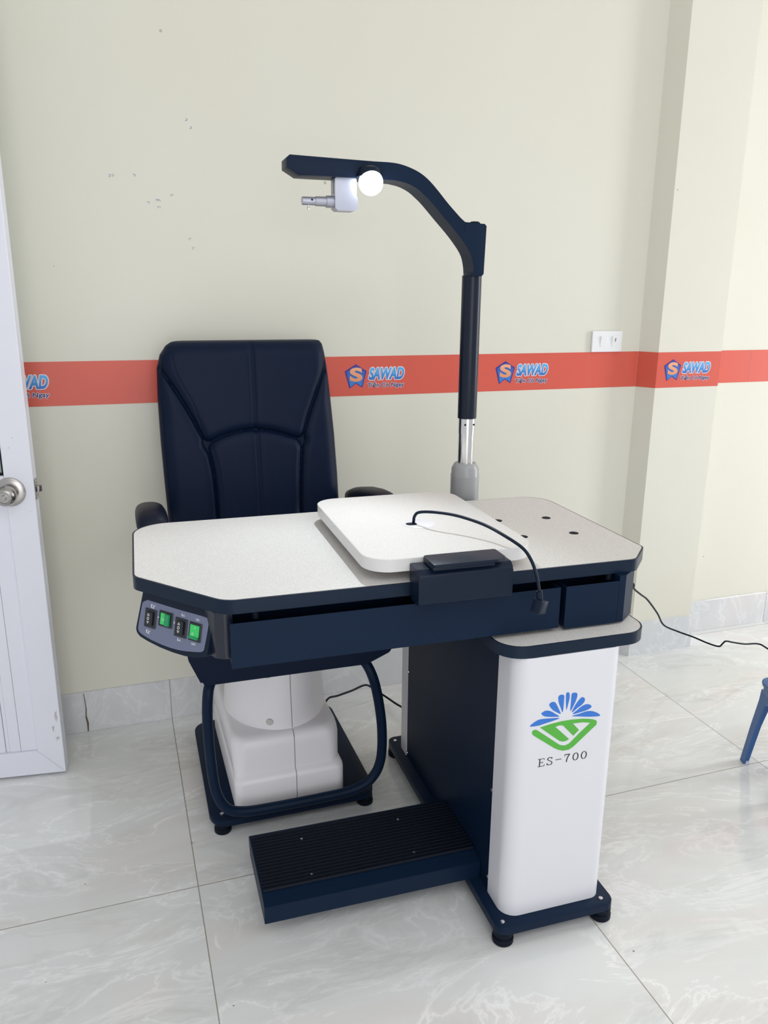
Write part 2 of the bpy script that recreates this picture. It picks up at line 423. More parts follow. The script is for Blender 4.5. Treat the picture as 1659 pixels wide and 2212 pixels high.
def scurve(cx, cz, w, h):
    pts = [(1.02, 0.80), (0.80, 0.92), (0.50, 0.97), (0.20, 0.90), (0.06, 0.72), (0.22, 0.57), (0.50, 0.50), (0.78, 0.42), (0.92, 0.25), (0.78, 0.08), (0.50, 0.02), (0.20, 0.05), (-0.04, 0.16)]
    return smooth_path([(cx + (a - 0.5) * w, cz + (b - 0.5) * h, 0) for a, b in pts], 6)
def flat_ribbon(P, w, y, th, bm=None):
    b = bmesh.new(); L = []
    n = len(P)
    for i, p in enumerate(P):
        t = (P[min(i + 1, n - 1)] - P[max(i - 1, 0)]).normalized(); q = Vector((-t.y, t.x, 0))
        e = min(1.0, 0.55 + 2.5 * min(i, n - 1 - i) / n)
        L.append([b.verts.new((p.x + q.x * s * w * e / 2, d, p.y + q.y * s * w * e / 2)) for s, d in ((1, y - th), (-1, y - th), (-1, y), (1, y))])
    for i in range(n - 1):
        for k in range(4): b.faces.new((L[i][k], L[i][(k + 1) % 4], L[i + 1][(k + 1) % 4], L[i + 1][k]))
    b.faces.new(L[0]); b.faces.new(L[-1])
    return join(bm, b)
def logo(parent, x, y):
    """Printed emblem and wordmark, 195 mm wide, left edge at x."""
    def pent(s):
        c = (x + 0.035, 1.062)
        return [(c[0] + (a - 0.035) * s, c[1] + (b - 0.037) * s) for a, b in [(0.0355, 0.0745), (0.070, 0.0535), (0.0565, 0.0025), (0.0355, 0.0155), (0.0150, 0.0005), (0.0, 0.0535)]]
    e = obj('emblem', decal(pent(1.0), y), M_pent, parent)
    obj('emblem_face', decal(pent(0.86), y - 0.0006, th=0.0005), M_pent2, e)
    obj('emblem_letter', text_bm('S', x + 0.0155, x + 0.0565, 1.0465, 1.0895, y - 0.0011, bold=0.045), M_gold, e)
    wt = text_bm('SAWAD', x + 0.0765, x + 0.1935, 1.0505, 1.0885, y - 0.0008, th=0.0003, shear=0.26, bold=0.040)
    wd = obj('wordmark_outline', outline(wt, 0.0024, 0.0005), M_whiteink, parent)
    obj('wordmark', wt, M_cyan, wd)
    stx = text_bm('Tiền Có Ngay', x + 0.0735, x + 0.193, 1.0250, 1.0450, y - 0.0008, th=0.0003, shear=0.08)
    so = obj('slogan_outline', outline(stx, 0.0016, 0.0005), M_whiteink, parent)
    obj('slogan', outline(stx, 0.00045, 0.0), M_navyink, so)
TV = 0.0008
G = 'printed red strips along the wall'
st = thing('vinyl_strip', 'long red printed strip on the wall running behind the chair and pole', 'wall sticker', (0.3, YW, ZB0))
obj('backing', box(-1.0, 1.5305, YW - TV, YW - 0.0001, ZB0, ZB1), M_red, st)
for x in (-0.362, 0.156, 0.673, 1.184): logo(st, x, YW - TV)
st = obj('vinyl_strip', box(1.5315, 1.7285, YW - TV, YW - 0.0001, ZB0, ZB1), M_red)
tag(st, 'short plain red strip directly under the light switch plate', 'wall sticker')
st = obj('vinyl_strip', prism([(1.7295, YW - TV), (1.7645, YP - TV), (1.7665, YP), (1.7315, YW)], ZB0, ZB1), M_red)
tag(st, 'dark narrow red strip wrapping the left side of the pilaster', 'wall sticker')
st = thing('vinyl_strip', 'red strip with emblem and lettering on the front of the pilaster', 'wall sticker', (1.9, YP, ZB0))
obj('backing', box(1.7655, 2.0285, YP - TV, YP - 0.0001, ZB0, ZB1), M_red, st)
logo(st, 1.793, YP - TV)
st = obj('vinyl_strip', box(2.0345, 2.262, YR - TV, YR - 0.0001, ZB0 - 0.004, ZB1 - 0.006), M_red)
tag(st, 'plain red strip on the wall just right of the pilaster', 'wall sticker')
st = obj('vinyl_strip', box(2.2632, 3.6, YR - TV, YR - 0.0001, ZB0 - 0.004, ZB1 - 0.006), M_red)
tag(st, 'plain red strip at the right edge, cut off by the frame', 'wall sticker')

# ------------------------------------------------------------------ light switch
M_sw = mat('white_switch_plastic', (0.82, 0.82, 0.83), 0.3, vary=(40, 0.01))
sw = thing('light_switch', 'white double light switch plate above the red strip', 'light switch', (1.595, YW, 1.1245))
obj('plate', box(1.5365, 1.6540, YW - 0.009, YW - 0.0002, 1.1240, 1.1935, 0.002, 2), M_sw, sw)
for i, x in enumerate((1.568, 1.613)):
    r = obj('rocker', prism([(YW - 0.0085, 1.140), (YW - 0.0095, 1.140), (YW - 0.0135, 1.176), (YW - 0.0085, 1.176)], x, x + 0.023, 'x', bv=0.0008, seg=1), M_sw, sw)
    obj('indicator', cyl((x + 0.012, YW - 0.0098, 1.1455), 0.0012, 0.001, 'y', 10), M_seam, r)
    if i: obj('symbol', prism([(x + 0.0105, 1.168), (x + 0.0115, 1.158), (x + 0.0125, 1.160), (x + 0.0140, 1.167), (x + 0.0130, 1.171)], YW - 0.0139, YW - 0.0118, 'y'), M_seam, r)

# ------------------------------------------------------------------ door leaf, swung open
M_door = mat('white_upvc', (0.76, 0.77, 0.84), 0.33, bump=(8, 0.05, 0.002), vary=(3, 0.03))
M_scuff = mat('door_scuff', (0.50, 0.49, 0.48), 0.7, vary=(40, 0.3))
m, nt, b = nodes('door_glass'); M_glass = m
b.inputs['Base Color'].default_value = (0.75, 0.88, 0.84, 1); b.inputs['Roughness'].default_value = 0.08
b.inputs['Transmission Weight'].default_value = 0.9; b.inputs['IOR'].default_value = 1.45
E0 = Vector((-0.2115, 2.128, 0)); DU = Vector((-0.9926, 0.121, 0)).normalized(); DN = Vector((0.121, 0.9926, 0)).normalized()
def dv(bm):                                        # door plan: x = away from the lock edge, y = into the leaf
    for v in bm.verts:
        c = v.co.copy(); v.co = E0 + DU * c.x + DN * c.y + Vector((0, 0, c.z))
    bmesh.ops.reverse_faces(bm, faces=bm.faces)
    return bm
DT = 0.040
def rail(poly, y0=0.0, y1=DT, bm=None, bv=0.0012): return prism(poly, y0, y1, 'y', bv=bv, seg=1, bm=bm)
fr = rail([(0, 0.008), (0.068, 0.080), (0.068, 2.02), (0, 2.09)])
rail([(0.82, 0.008), (0.82, 2.09), (0.752, 2.02), (0.752, 0.080)], bm=fr)
rail([(0.0008, 0.008), (0.8192, 0.008), (0.752, 0.0795), (0.0682, 0.0795)], bm=fr)
rail([(0, 2.0905), (0.82, 2.0905), (0.752, 2.0205), (0.068, 2.0205)], bm=fr)
rail([(0.0685, 0.790), (0.7515, 0.790), (0.7515, 0.860), (0.0685, 0.860)], bm=fr)
door = struct('door_1', dv(fr), M_door)
pn = bmesh.new(); xx = 0.0685
while xx < 0.75:
    for w in (0.044, 0.0285, 0.010):
        x1 = min(xx + w, 0.7515)
        if x1 - xx > 0.002: box(xx, x1 - 0.0008, 0.009 if w != 0.010 else 0.0115, 0.030, 0.080, 0.790, 0.0008, 1, pn)
        xx = x1
        if xx >= 0.7515: break
obj('panel', dv(pn), M_door, door)
gl = obj('glass_pane', dv(box(0.070, 0.750, 0.017, 0.022, 0.862, 2.019)), M_glass, door)
bd = bmesh.new()
box(0.0685, 0.0735, 0.009, 0.017, 0.861, 2.02, 0, 1, bd); box(0.7465, 0.7515, 0.009, 0.017, 0.861, 2.02, 0, 1, bd)
box(0.0735, 0.7465, 0.009, 0.017, 0.861, 0.866, 0, 1, bd); box(0.0735, 0.7465, 0.009, 0.017, 2.015, 2.02, 0, 1, bd)
obj('glazing_gasket', dv(bd), M_rubber, door)
M_steel = mat('satin_steel', (0.44, 0.42, 0.405), 0.27, 1.0, bump=(150, 0.06, 0.0002))
kx, kz = 0.0575, 0.819
kr = obj('knob_rose', dv(lathe([(0.0, 0.0), (0.0375, 0.0), (0.0365, -0.004), (0.030, -0.007), (0.018, -0.008), (0, -0.008)], (kx, -0.0005, kz), 'y', 48)), M_steel, door, True)
kk = obj('door_knob', dv(lathe([(0.0, -0.008), (0.0135, -0.008), (0.0125, -0.020), (0.019, -0.026), (0.0245, -0.034), (0.0258, -0.044), (0.0235, -0.054), (0.0175, -0.0605), (0.0145, -0.0615), (0.0135, -0.060), (0, -0.060)], (kx, -0.0005, kz), 'y', 48)), M_steel, door, True)
obj('thumb_turn', dv(lathe([(0.0, -0.060), (0.0065, -0.060), (0.0062, -0.067), (0.005, -0.068), (0, -0.068)], (kx, -0.0005, kz), 'y', 24)), M_steel, kk, True)
lp = obj('latch_plate', dv(box(-0.0018, -0.0001, 0.007, 0.033, 0.794, 0.847, 0.0006, 1)), M_steel, door)
obj('latch_bolt', dv(prism(rounded([(-0.0018, 0.013), (-0.0018, 0.029), (-0.013, 0.029), (-0.014, 0.022), (-0.009, 0.013)], 0.002), 0.8135, 0.8285, 'z', bv=0.002)), M_steel, lp, True)
for z in (0.799, 0.842): obj('screw', dv(cyl((-0.0024, 0.020, z), 0.0022, 0.001, 'x', 12)), M_screw, lp)
sc = bmesh.new()
for (x, z, w, h) in [(0.004, 0.16, 0.010, 0.05), (0.016, 0.13, 0.008, 0.03), (0.006, 0.105, 0.014, 0.018), (0.045, 0.93, 0.006, 0.004), (0.035, 0.955, 0.006, 0.003), (0.012, 0.765, 0.004, 0.003)]:
    pts = [(x + w * (0.5 + 0.5 * math.cos(k) * (0.6 + 0.4 * math.sin(k * 3.1 + z * 50))), z + h * (0.5 + 0.5 * math.sin(k) * (0.7 + 0.3 * math.cos(k * 2.3)))) for k in [i * PI / 8 for i in range(16)]]
    prism(pts, -0.0003, 0.0, 'y', bm=sc)
obj('scuff_mark', dv(sc), M_scuff, door)
jb = dv(box(0.822, 0.856, -0.01, 0.06, 0, 2.12, 0.001, 1))
struct('trim_3', jb, M_door)

# ------------------------------------------------------------------ examination desk (plan turned 1.5 degrees)
TH = math.radians(-1.5)
def turned(x, y, z=0.0):
    c, s = math.cos(TH), math.sin(TH)
    return (0.5 + c * (x - 0.5) - s * (y - 1.25), 1.25 + s * (x - 0.5) + c * (y - 1.25), z)
DB = (0.80, 1.57, 0.0)
desk = thing('examination_desk', 'black and white eye examination desk with a lamp arm, on a white pedestal', 'desk', DB, turned(*DB), TH)

# base plate, feet, screws
bp_ = prism(rounded([(0.662, 1.192), (0.938, 1.192), (0.938, 1.955), (0.662, 1.955)], 0.020), 0.030, 0.049, 'z', bv=0.0015)
base = obj('base_frame', bp_, M_metal2, desk, True)
for x, y in ((0.684, 1.211), (0.917, 1.211), (0.684, 1.935), (0.917, 1.935)):
    obj('levelling_foot', lathe([(0.0, 0.0), (0.020, 0.0), (0.0225, 0.003), (0.0225, 0.013), (0.018, 0.0155), (0.018, 0.018), (0.0215, 0.020), (0.0215, 0.030), (0, 0.030)], (x, y + 0.002, 0), 'z', 32), M_rubber, desk, True)
    obj('screw', lathe([(0.0, 0.049), (0.0048, 0.049), (0.0045, 0.0508), (0.003, 0.0514), (0, 0.0510)], (x - 0.004, y - 0.001, 0), 'z', 20), M_screw, base, True)

# pedestal: white U-shaped covers front and rear, dark side panels
Z0, Z1 = 0.0495, 0.640
def ucover(y_in, y_out, r, x0=0.686, x1=0.918):
    s = 1 if y_out > y_in else -1
    P = rounded([(x0, y_in), (x0, y_out), (x1, y_out), (x1, y_in)], [0, r, r * 0.75, 0], 12)
    return prism(P, Z0, Z1, 'z')
cover = obj('front_cover', ucover(1.299, 1.2165, 0.036), M_white, desk, True)
obj('rear_cover', ucover(1.853, 1.925, 0.034), M_white, desk, True)
obj('side_panel', box(0.6885, 0.7000, 1.3005, 1.8515, Z0, Z1, 0.0008, 1), M_metal, desk)
obj('side_panel', box(0.9040, 0.9155, 1.3005, 1.8515, Z0, Z1, 0.0008, 1), M_metal, desk)
for y, z in ((1.304, 0.29), (1.304, 0.075), (1.849, 0.30), (1.849, 0.05)):
    obj('screw', lathe([(0.0, 0.0), (0.004, 0.0), (0.0036, -0.0022), (0, -0.003)], (0.6883, y, z + 0.01), 'x', 16), M_screw, desk, True)
# logo and model lettering on the front cover
YF = 1.2165
PET = [[(0.719, 0.495), (0.725, 0.501), (0.735, 0.506), (0.744, 0.507), (0.758, 0.506), (0.783, 0.503), (0.767, 0.499), (0.749, 0.496), (0.737, 0.494)], [(0.742, 0.519), (0.745, 0.522), (0.75, 0.524), (0.758, 0.523), (0.766, 0.519), (0.774, 0.513), (0.782, 0.507), (0.77, 0.508), (0.758, 0.51), (0.748, 0.513)], [(0.758, 0.536), (0.761, 0.54), (0.766, 0.541), (0.771, 0.539), (0.776, 0.531), (0.78, 0.523), (0.785, 0.512), (0.777, 0.516), (0.767, 0.523), (0.761, 0.53)], [(0.777, 0.547), (0.778, 0.552), (0.783, 0.554), (0.789, 0.552), (0.79, 0.547), (0.79, 0.533), (0.789, 0.515), (0.784, 0.525), (0.779, 0.537)], [(0.794, 0.545), (0.794, 0.555), (0.798, 0.557), (0.801, 0.554), (0.802, 0.544), (0.8, 0.532), (0.797, 0.519), (0.795, 0.533)], [(0.806, 0.548), (0.807, 0.553), (0.812, 0.554), (0.818, 0.552), (0.819, 0.546), (0.817, 0.537), (0.812, 0.525), (0.806, 0.515), (0.806, 0.531)], [(0.829, 0.541), (0.834, 0.54), (0.837, 0.536), (0.836, 0.531), (0.831, 0.525), (0.82, 0.518), (0.81, 0.511), (0.814, 0.522), (0.821, 0.533)], [(0.84, 0.524), (0.847, 0.523), (0.852, 0.52), (0.853, 0.516), (0.846, 0.512), (0.832, 0.509), (0.812, 0.507), (0.821, 0.514), (0.831, 0.521)], [(0.811, 0.503), (0.826, 0.505), (0.842, 0.508), (0.854, 0.507), (0.864, 0.503), (0.872, 0.498), (0.875, 0.494), (0.87, 0.493), (0.851, 0.495), (0.83, 0.499)]]
GRN = [(0.741, 0.489), (0.765, 0.493), (0.788, 0.495), (0.811, 0.495), (0.835, 0.493), (0.851, 0.49), (0.861, 0.487), (0.867, 0.484), (0.869, 0.48), (0.868, 0.474), (0.858, 0.466), (0.831, 0.443), (0.819, 0.433), (0.809, 0.428), (0.796, 0.428), (0.785, 0.432), (0.775, 0.438), (0.726, 0.475), (0.724, 0.48), (0.725, 0.484), (0.729, 0.486), (0.734, 0.485), (0.787, 0.443), (0.794, 0.44), (0.801, 0.439), (0.809, 0.442), (0.818, 0.45), (0.831, 0.462), (0.842, 0.471), (0.854, 0.481), (0.836, 0.485), (0.814, 0.486), (0.829, 0.469), (0.817, 0.458), (0.792, 0.485), (0.784, 0.487), (0.775, 0.485), (0.808, 0.452), (0.801, 0.449), (0.793, 0.449), (0.786, 0.452)]
def closed_smooth(p, n=4):
    P = [Vector((a, b, 0)) for a, b in p]; N = len(P); out = []
    for i in range(N):
        a, b, c, d = P[i - 1], P[i], P[(i + 1) % N], P[(i + 2) % N]
        for k in range(n):
            t = k / n; q = 0.5 * ((2 * b) + (c - a) * t + (2 * a - 5 * b + 4 * c - d) * t * t + (3 * b - a - 3 * c + d) * t ** 3)
            out.append((q.x, q.y))
    return out
from mathutils.geometry import tessellate_polygon
def tri_decal(poly, y, th=0.0006):
    b = bmesh.new()
    A = [b.verts.new((x, y - th, z)) for x, z in poly]; B = [b.verts.new((x, y, z)) for x, z in poly]; n = len(poly)
    for i in range(n): b.faces.new((A[i], B[i], B[(i + 1) % n], A[(i + 1) % n]))
    for t in tessellate_polygon([[Vector((x, z, 0)) for x, z in poly]]): b.faces.new([A[i] for i in t])
    return b
for p in PET:
    obj('logo_petal', tri_decal(closed_smooth(p, 3), YF), M_blue, cover)
obj('logo_leaf', tri_decal(GRN, YF), M_lgreen, cover)
tb = bmesh.new(); BZ, TZ = 0.4005, 0.4180
# E
ribbon([(0.7455, BZ), (0.7455, TZ)], 0.0022, 0.0010, YF, tb)
for z, x1 in ((BZ + 0.0004, 0.7560), (TZ - 0.0004, 0.7555), ((BZ + TZ) / 2, 0.7520)): ribbon([(0.7415 if z != (BZ + TZ) / 2 else 0.746, z), (x1, z)], 0.001, 0.0009, YF, tb)
ribbon([(0.7558, BZ + 0.0004), (0.7562, BZ + 0.0042)], 0.0008, 0.0006, YF, tb); ribbon([(0.7553, TZ - 0.0004), (0.7553, TZ - 0.0036)], 0.0008, 0.0006, YF, tb)
ribbon([(0.7520, BZ + 0.0070), (0.7520, BZ + 0.0106)], 0.0007, 0.0006, YF, tb)
# S
sp = [Vector((p.x, p.y)) for p in smooth_path([(0.7725, TZ - 0.0038, 0), (0.7710, TZ - 0.0012, 0), (0.7680, TZ - 0.0004, 0), (0.7642, TZ - 0.0016, 0), (0.7632, TZ - 0.0044, 0), (0.7655, TZ - 0.0068, 0), (0.7700, TZ - 0.0092, 0), (0.7730, TZ - 0.0125, 0), (0.7718, BZ + 0.0016, 0), (0.7680, BZ + 0.0003, 0), (0.7640, BZ + 0.0014, 0), (0.7620, BZ + 0.0042, 0)], 5)]
ribbon(sp, 0.0021, 0.0009, YF, tb)
ribbon([(0.7727, TZ - 0.0002), (0.7727, TZ - 0.0042)], 0.0008, 0.0006, YF, tb); ribbon([(0.7618, BZ + 0.0002), (0.7618, BZ + 0.0046)], 0.0008, 0.0006, YF, tb)
ribbon([(0.7810, 0.4095), (0.7940, 0.4095)], 0.001, 0.0010, YF, tb)
# 7
ribbon([(0.8010, TZ - 0.0006), (0.8125, TZ - 0.0006)], 0.001, 0.0016, YF, tb)
ribbon([(0.8013, TZ - 0.0002), (0.8010, TZ - 0.0045)], 0.0008, 0.0006, YF, tb)
ribbon([(0.8122, TZ - 0.0010), (0.8085, TZ - 0.0062), (0.8066, BZ + 0.0065), (0.8058, BZ)], 0.0022, 0.0011, YF, tb)
for cx in (0.8262, 0.8452):
    ribbon([(cx + 0.0056 * math.cos(a), (BZ + TZ) / 2 + 0.0082 * math.sin(a)) for a in [2 * PI * k / 32 for k in range(33)]], 0.0023, 0.0008, YF, tb)
obj('model_lettering', tb, M_black_ink, cover)

# counter slab on the pedestal
SL = rounded([(0.655, 1.218), (0.982, 1.218), (0.982, 1.945), (0.655, 1.945)], 0.055, 10)
slab = obj('pedestal_top', prism(SL, 0.6405, 0.6650, 'z', bv=0.0025), M_edge, desk, True)
SL2 = rounded([(0.6585, 1.2215), (0.9785, 1.2215), (0.9785, 1.9415), (0.6585, 1.9415)], 0.052, 10)
obj('laminate', prism(SL2, 0.6650, 0.6656, 'z'), M_lam, slab)

# housing under the table top and the two drawers
H0, H1 = 0.6700, 0.7695
hs = prism([(0.800, 1.300), (0.944, 1.300), (0.985, 1.345), (0.985, 1.785), (0.165, 1.785), (0.165, 1.300)], H0, H1, 'z', bv=0.001)
housing = obj('housing', box(0.1650, 0.9700, 1.3450, 1.7850, H0, H1, 0.001, 1), M_metal, desk)
def tray(name, x0, x1, y0, y1, z0, z1, t=0.0015):
    d = obj(name, box(x0, x1, y0, y0 + 0.0022, z0, z1, 0.0006, 1), M_metal2, desk)
    k = bmesh.new()
    box(x0 + 0.001, x0 + 0.001 + t, y0 + 0.0023, y1, z0 + 0.004, z1 - 0.0005, 0, 1, k); box(x1 - t - 0.001, x1 - 0.001, y0 + 0.0023, y1, z0 + 0.004, z1 - 0.0005, 0, 1, k)
    box(x0 + 0.001, x1 - 0.001, y0 + 0.0023, y1, z0 + 0.003, z0 + 0.0045, 0, 1, k)
    obj('drawer_box', k, M_metal, d)
    return d
tray('drawer', 0.1560, 0.7940, 1.2630, 1.3440, 0.6745, 0.7590)
tray('drawer', 0.8060, 0.9250, 1.2630, 1.3440, 0.6700, 0.7590)
ec = prism([(0.9255, 1.2635), (0.9400, 1.2635), (0.9800, 1.2950), (0.9800, 1.3440), (0.9255, 1.3440)], 0.6700, 0.7695, 'z', bv=0.0008, seg=1)
obj('end_cheek', ec, M_metal2, housing)
for x in (0.2030, 0.9120):
    obj('bumper_stop', cyl((x, 1.2850, 0.7560), 0.0062, 0.0135, 'z', 20, bv=0.0008), M_rubber, desk, True)

# table top
TP = [(0.0, 1.452), (0.150, 1.2785), (0.972, 1.2785), (1.034, 1.345), (1.034, 1.806), (0.0, 1.806)]
def inset(k): return [(0.0 + k, 1.452 + k * 0.35), (0.150 + k * 0.4, 1.2785 + k), (0.972 - k * 0.4, 1.2785 + k), (1.034 - k, 1.345 + k * 0.4), (1.034 - k, 1.806 - k), (0.0 + k, 1.806 - k)]
RR = [0.035, 0.050, 0.030, 0.028, 0.070, 0.075]
top = obj('table_top', prism(rounded(TP, RR, 10), 0.7700, 0.7955, 'z', bv=0.0035, seg=3), M_edge, desk, True)
obj('laminate', prism(rounded(inset(0.0035), RR, 10), 0.7955, 0.7962, 'z'), M_lam, top, label='white speckled table surface')
for x, y in ((0.820, 1.611), (0.942, 1.602), (0.941, 1.473), (0.819, 1.479)):
    obj('hole_plug', lathe([(0.0, 0.7962), (0.0105, 0.7962), (0.0105, 0.7967), (0.009, 0.7972), (0.0075, 0.7966), (0, 0.7966)], (x, y, 0), 'z', 24), M_rubber, top, True)

# sliding instrument table
SP = rounded([(0.409, 1.2845), (0.7500, 1.2845), (0.7500, 1.750), (0.409, 1.750)], 0.052, 12)
slide = obj('sliding_table', prism(SP, 0.8165, 0.8405, 'z', bv=0.0012), M_lamw, desk, True, label='white sliding instrument board')
SP2 = rounded([(0.4105, 1.2860), (0.7485, 1.2860), (0.7485, 1.7485), (0.4105, 1.7485)], 0.0505, 12)
obj('laminate', prism(SP2, 0.8405, 0.8409, 'z'), M_lam, slide)
obj('slide_carriage', box(0.450, 0.710, 1.420, 1.700, 0.7963, 0.8165, 0.002, 1), M_metal, slide)
gx, gy = 0.580, 1.490
gr = lathe([(0.0, 0.8409), (0.0330, 0.8409), (0.0330, 0.8418), (0.031, 0.8426), (0, 0.8426)], (gx, gy, 0), 'z', 40)
grom = obj('cable_grommet', gr, M_white, slide, True, label='white cable grommet')
obj('cable_slot', prism(rounded([(gx - 0.029, gy - 0.010), (gx - 0.006, gy - 0.010), (gx - 0.006, gy + 0.010), (gx - 0.029, gy + 0.010)], 0.008), 0.8426, 0.8429, 'z'), M_rubber, grom)
# brake handle block in front of the sliding board
CP = rounded([(1.2320, 0.7655), (1.2320, 0.8220), (1.2440, 0.8320), (1.2830, 0.8320), (1.2830, 0.8000), (1.2760, 0.7960), (1.2760, 0.7655)], [0.005, 0.006, 0.006, 0.002, 0.002, 0.002, 0.004], 5)
clamp = obj('brake_block', prism(CP, 0.4880, 0.6730, 'x', bv=0.003, seg=3), M_plast, desk, True)
lv = prism(rounded([(0.5120, 1.2220), (0.6360, 1.2220), (0.6560, 1.2330), (0.6560, 1.2800), (0.5120, 1.2800)], [0.005, 0.004, 0.004, 0.002, 0.004]), 0.8400, 0.8455, 'z', bv=0.0018)
box(0.5125, 0.6330, 1.2265, 1.2800, 0.8322, 0.8399, 0.002, 2, lv)
obj('brake_lever', lv, M_plast, clamp, True)

# control pod under the left chamfer
nA = Vector((0.1500, 1.2785, 0)) - Vector((0.0, 1.452, 0)); dA = nA.normalized(); nO = Vector((dA.y, -dA.x, 0))
pt = Vector((0.0, 1.440, 0.7700)) - nO * 0.018; pb_ = Vector((0.0, 1.440, 0.6800)) + nO * 0.002
dA = Vector((0.65850461, -0.75257669, 0)); nO = Vector((-0.75257669, -0.65850461, 0))
pt = Vector((0.0, 1.440, 0.770)) - nO * 0.018; pb_ = Vector((0.0, 1.440, 0.680)) + nO * 0.002
tA = (pb_ - pt).normalized(); NA = dA.cross(tA).normalized()
if NA.dot(nO) < 0: NA = -NA
def pod(s, t, h): return tuple(pt + dA * s + tA * t + NA * h)
OUT = [(0.004, 0.000), (0.0055, 0.0067), (-0.0032, 0.0758), (-0.0005, 0.0835), (0.0095, 0.0895), (0.0315, 0.0938), (0.0644, 0.0978), (0.0962, 0.0994), (0.1271, 0.0989), (0.1568, 0.095), (0.1753, 0.0888), (0.18, 0.0804), (0.186, 0.008), (0.186, 0.000)]
M_pod = mat('glossy_black_moulding', (0.007, 0.011, 0.024), 0.27, spec=0.55, vary=(30, 0.1))
podo = obj('control_pod', prism(rounded(OUT, [0.001, 0.001, 0.012, 0.012, 0.02, 0.05, 0.08, 0.08, 0.06, 0.03, 0.012, 0.012, 0.001, 0.001], 4), 0.0, -0.075, fn=pod, bv=0.002), M_plast, desk, True)
ck = prism(rounded([(0.1250, 1.3120), (0.1330, 1.2960), (0.1480, 1.2880), (0.1640, 1.2880), (0.1640, 1.3900), (0.1000, 1.3900)], [0.003, 0.004, 0.008, 0.002, 0, 0]), 0.6830, 0.7698, 'z', bv=0.002)
obj('pod_corner', ck, M_pod, podo, True)
GREY = [(0.0194, 0.018), (0.011, 0.0226), (0.0077, 0.0286), (0.0032, 0.0684), (0.0045, 0.0776), (0.0119, 0.083), (0.0389, 0.0886), (0.0794, 0.0919), (0.1183, 0.0907), (0.1626, 0.0829), (0.1694, 0.0785), (0.1717, 0.0735), (0.176, 0.0301), (0.1733, 0.0218), (0.164, 0.0183), (0.1005, 0.0184), (0.0258, 0.0172)]
face = obj('face_plate', prism(closed_smooth(GREY, 3), 0.0001, 0.0009, fn=pod), M_panel, podo, label='grey overlay with symbols')
SW = [((0.0213, 0.0322), (0.0503, 0.0313), (0.0464, 0.0665), (0.0178, 0.0664)), ((0.0573, 0.0292), (0.091, 0.0278), (0.0887, 0.0564), (0.0548, 0.0576)), ((0.0987, 0.033), (0.1284, 0.0316), (0.1256, 0.0662), (0.0964, 0.0672)), ((0.1347, 0.0331), (0.163, 0.0325), (0.161, 0.0659), (0.131, 0.0667))]
def podfn(a, c, h): return pod(a, c, h)
def pod_ring(pts, h0, h1, bm): return prism(pts, h0, h1, fn=pod, bm=bm)
def pod_line(p, w, h0, bm):
    P = [Vector(q) for q in p]; n = len(P); b = bmesh.new(); L = []
    for i, q in enumerate(P):
        t = (P[min(i + 1, n - 1)] - P[max(i - 1, 0)]).normalized(); m_ = Vector((-t.y, t.x)) * w / 2
        L.append([b.verts.new(pod(*(q + m_ * s), hh)) for s, hh in ((1, h0), (-1, h0), (-1, h0 + 0.0004), (1, h0 + 0.0004))])
    for i in range(n - 1):
        for k in range(4): b.faces.new((L[i][k], L[i][(k + 1) % 4], L[i + 1][(k + 1) % 4], L[i + 1][k]))
    b.faces.new(L[0]); b.faces.new(L[-1]); return join(bm, b)
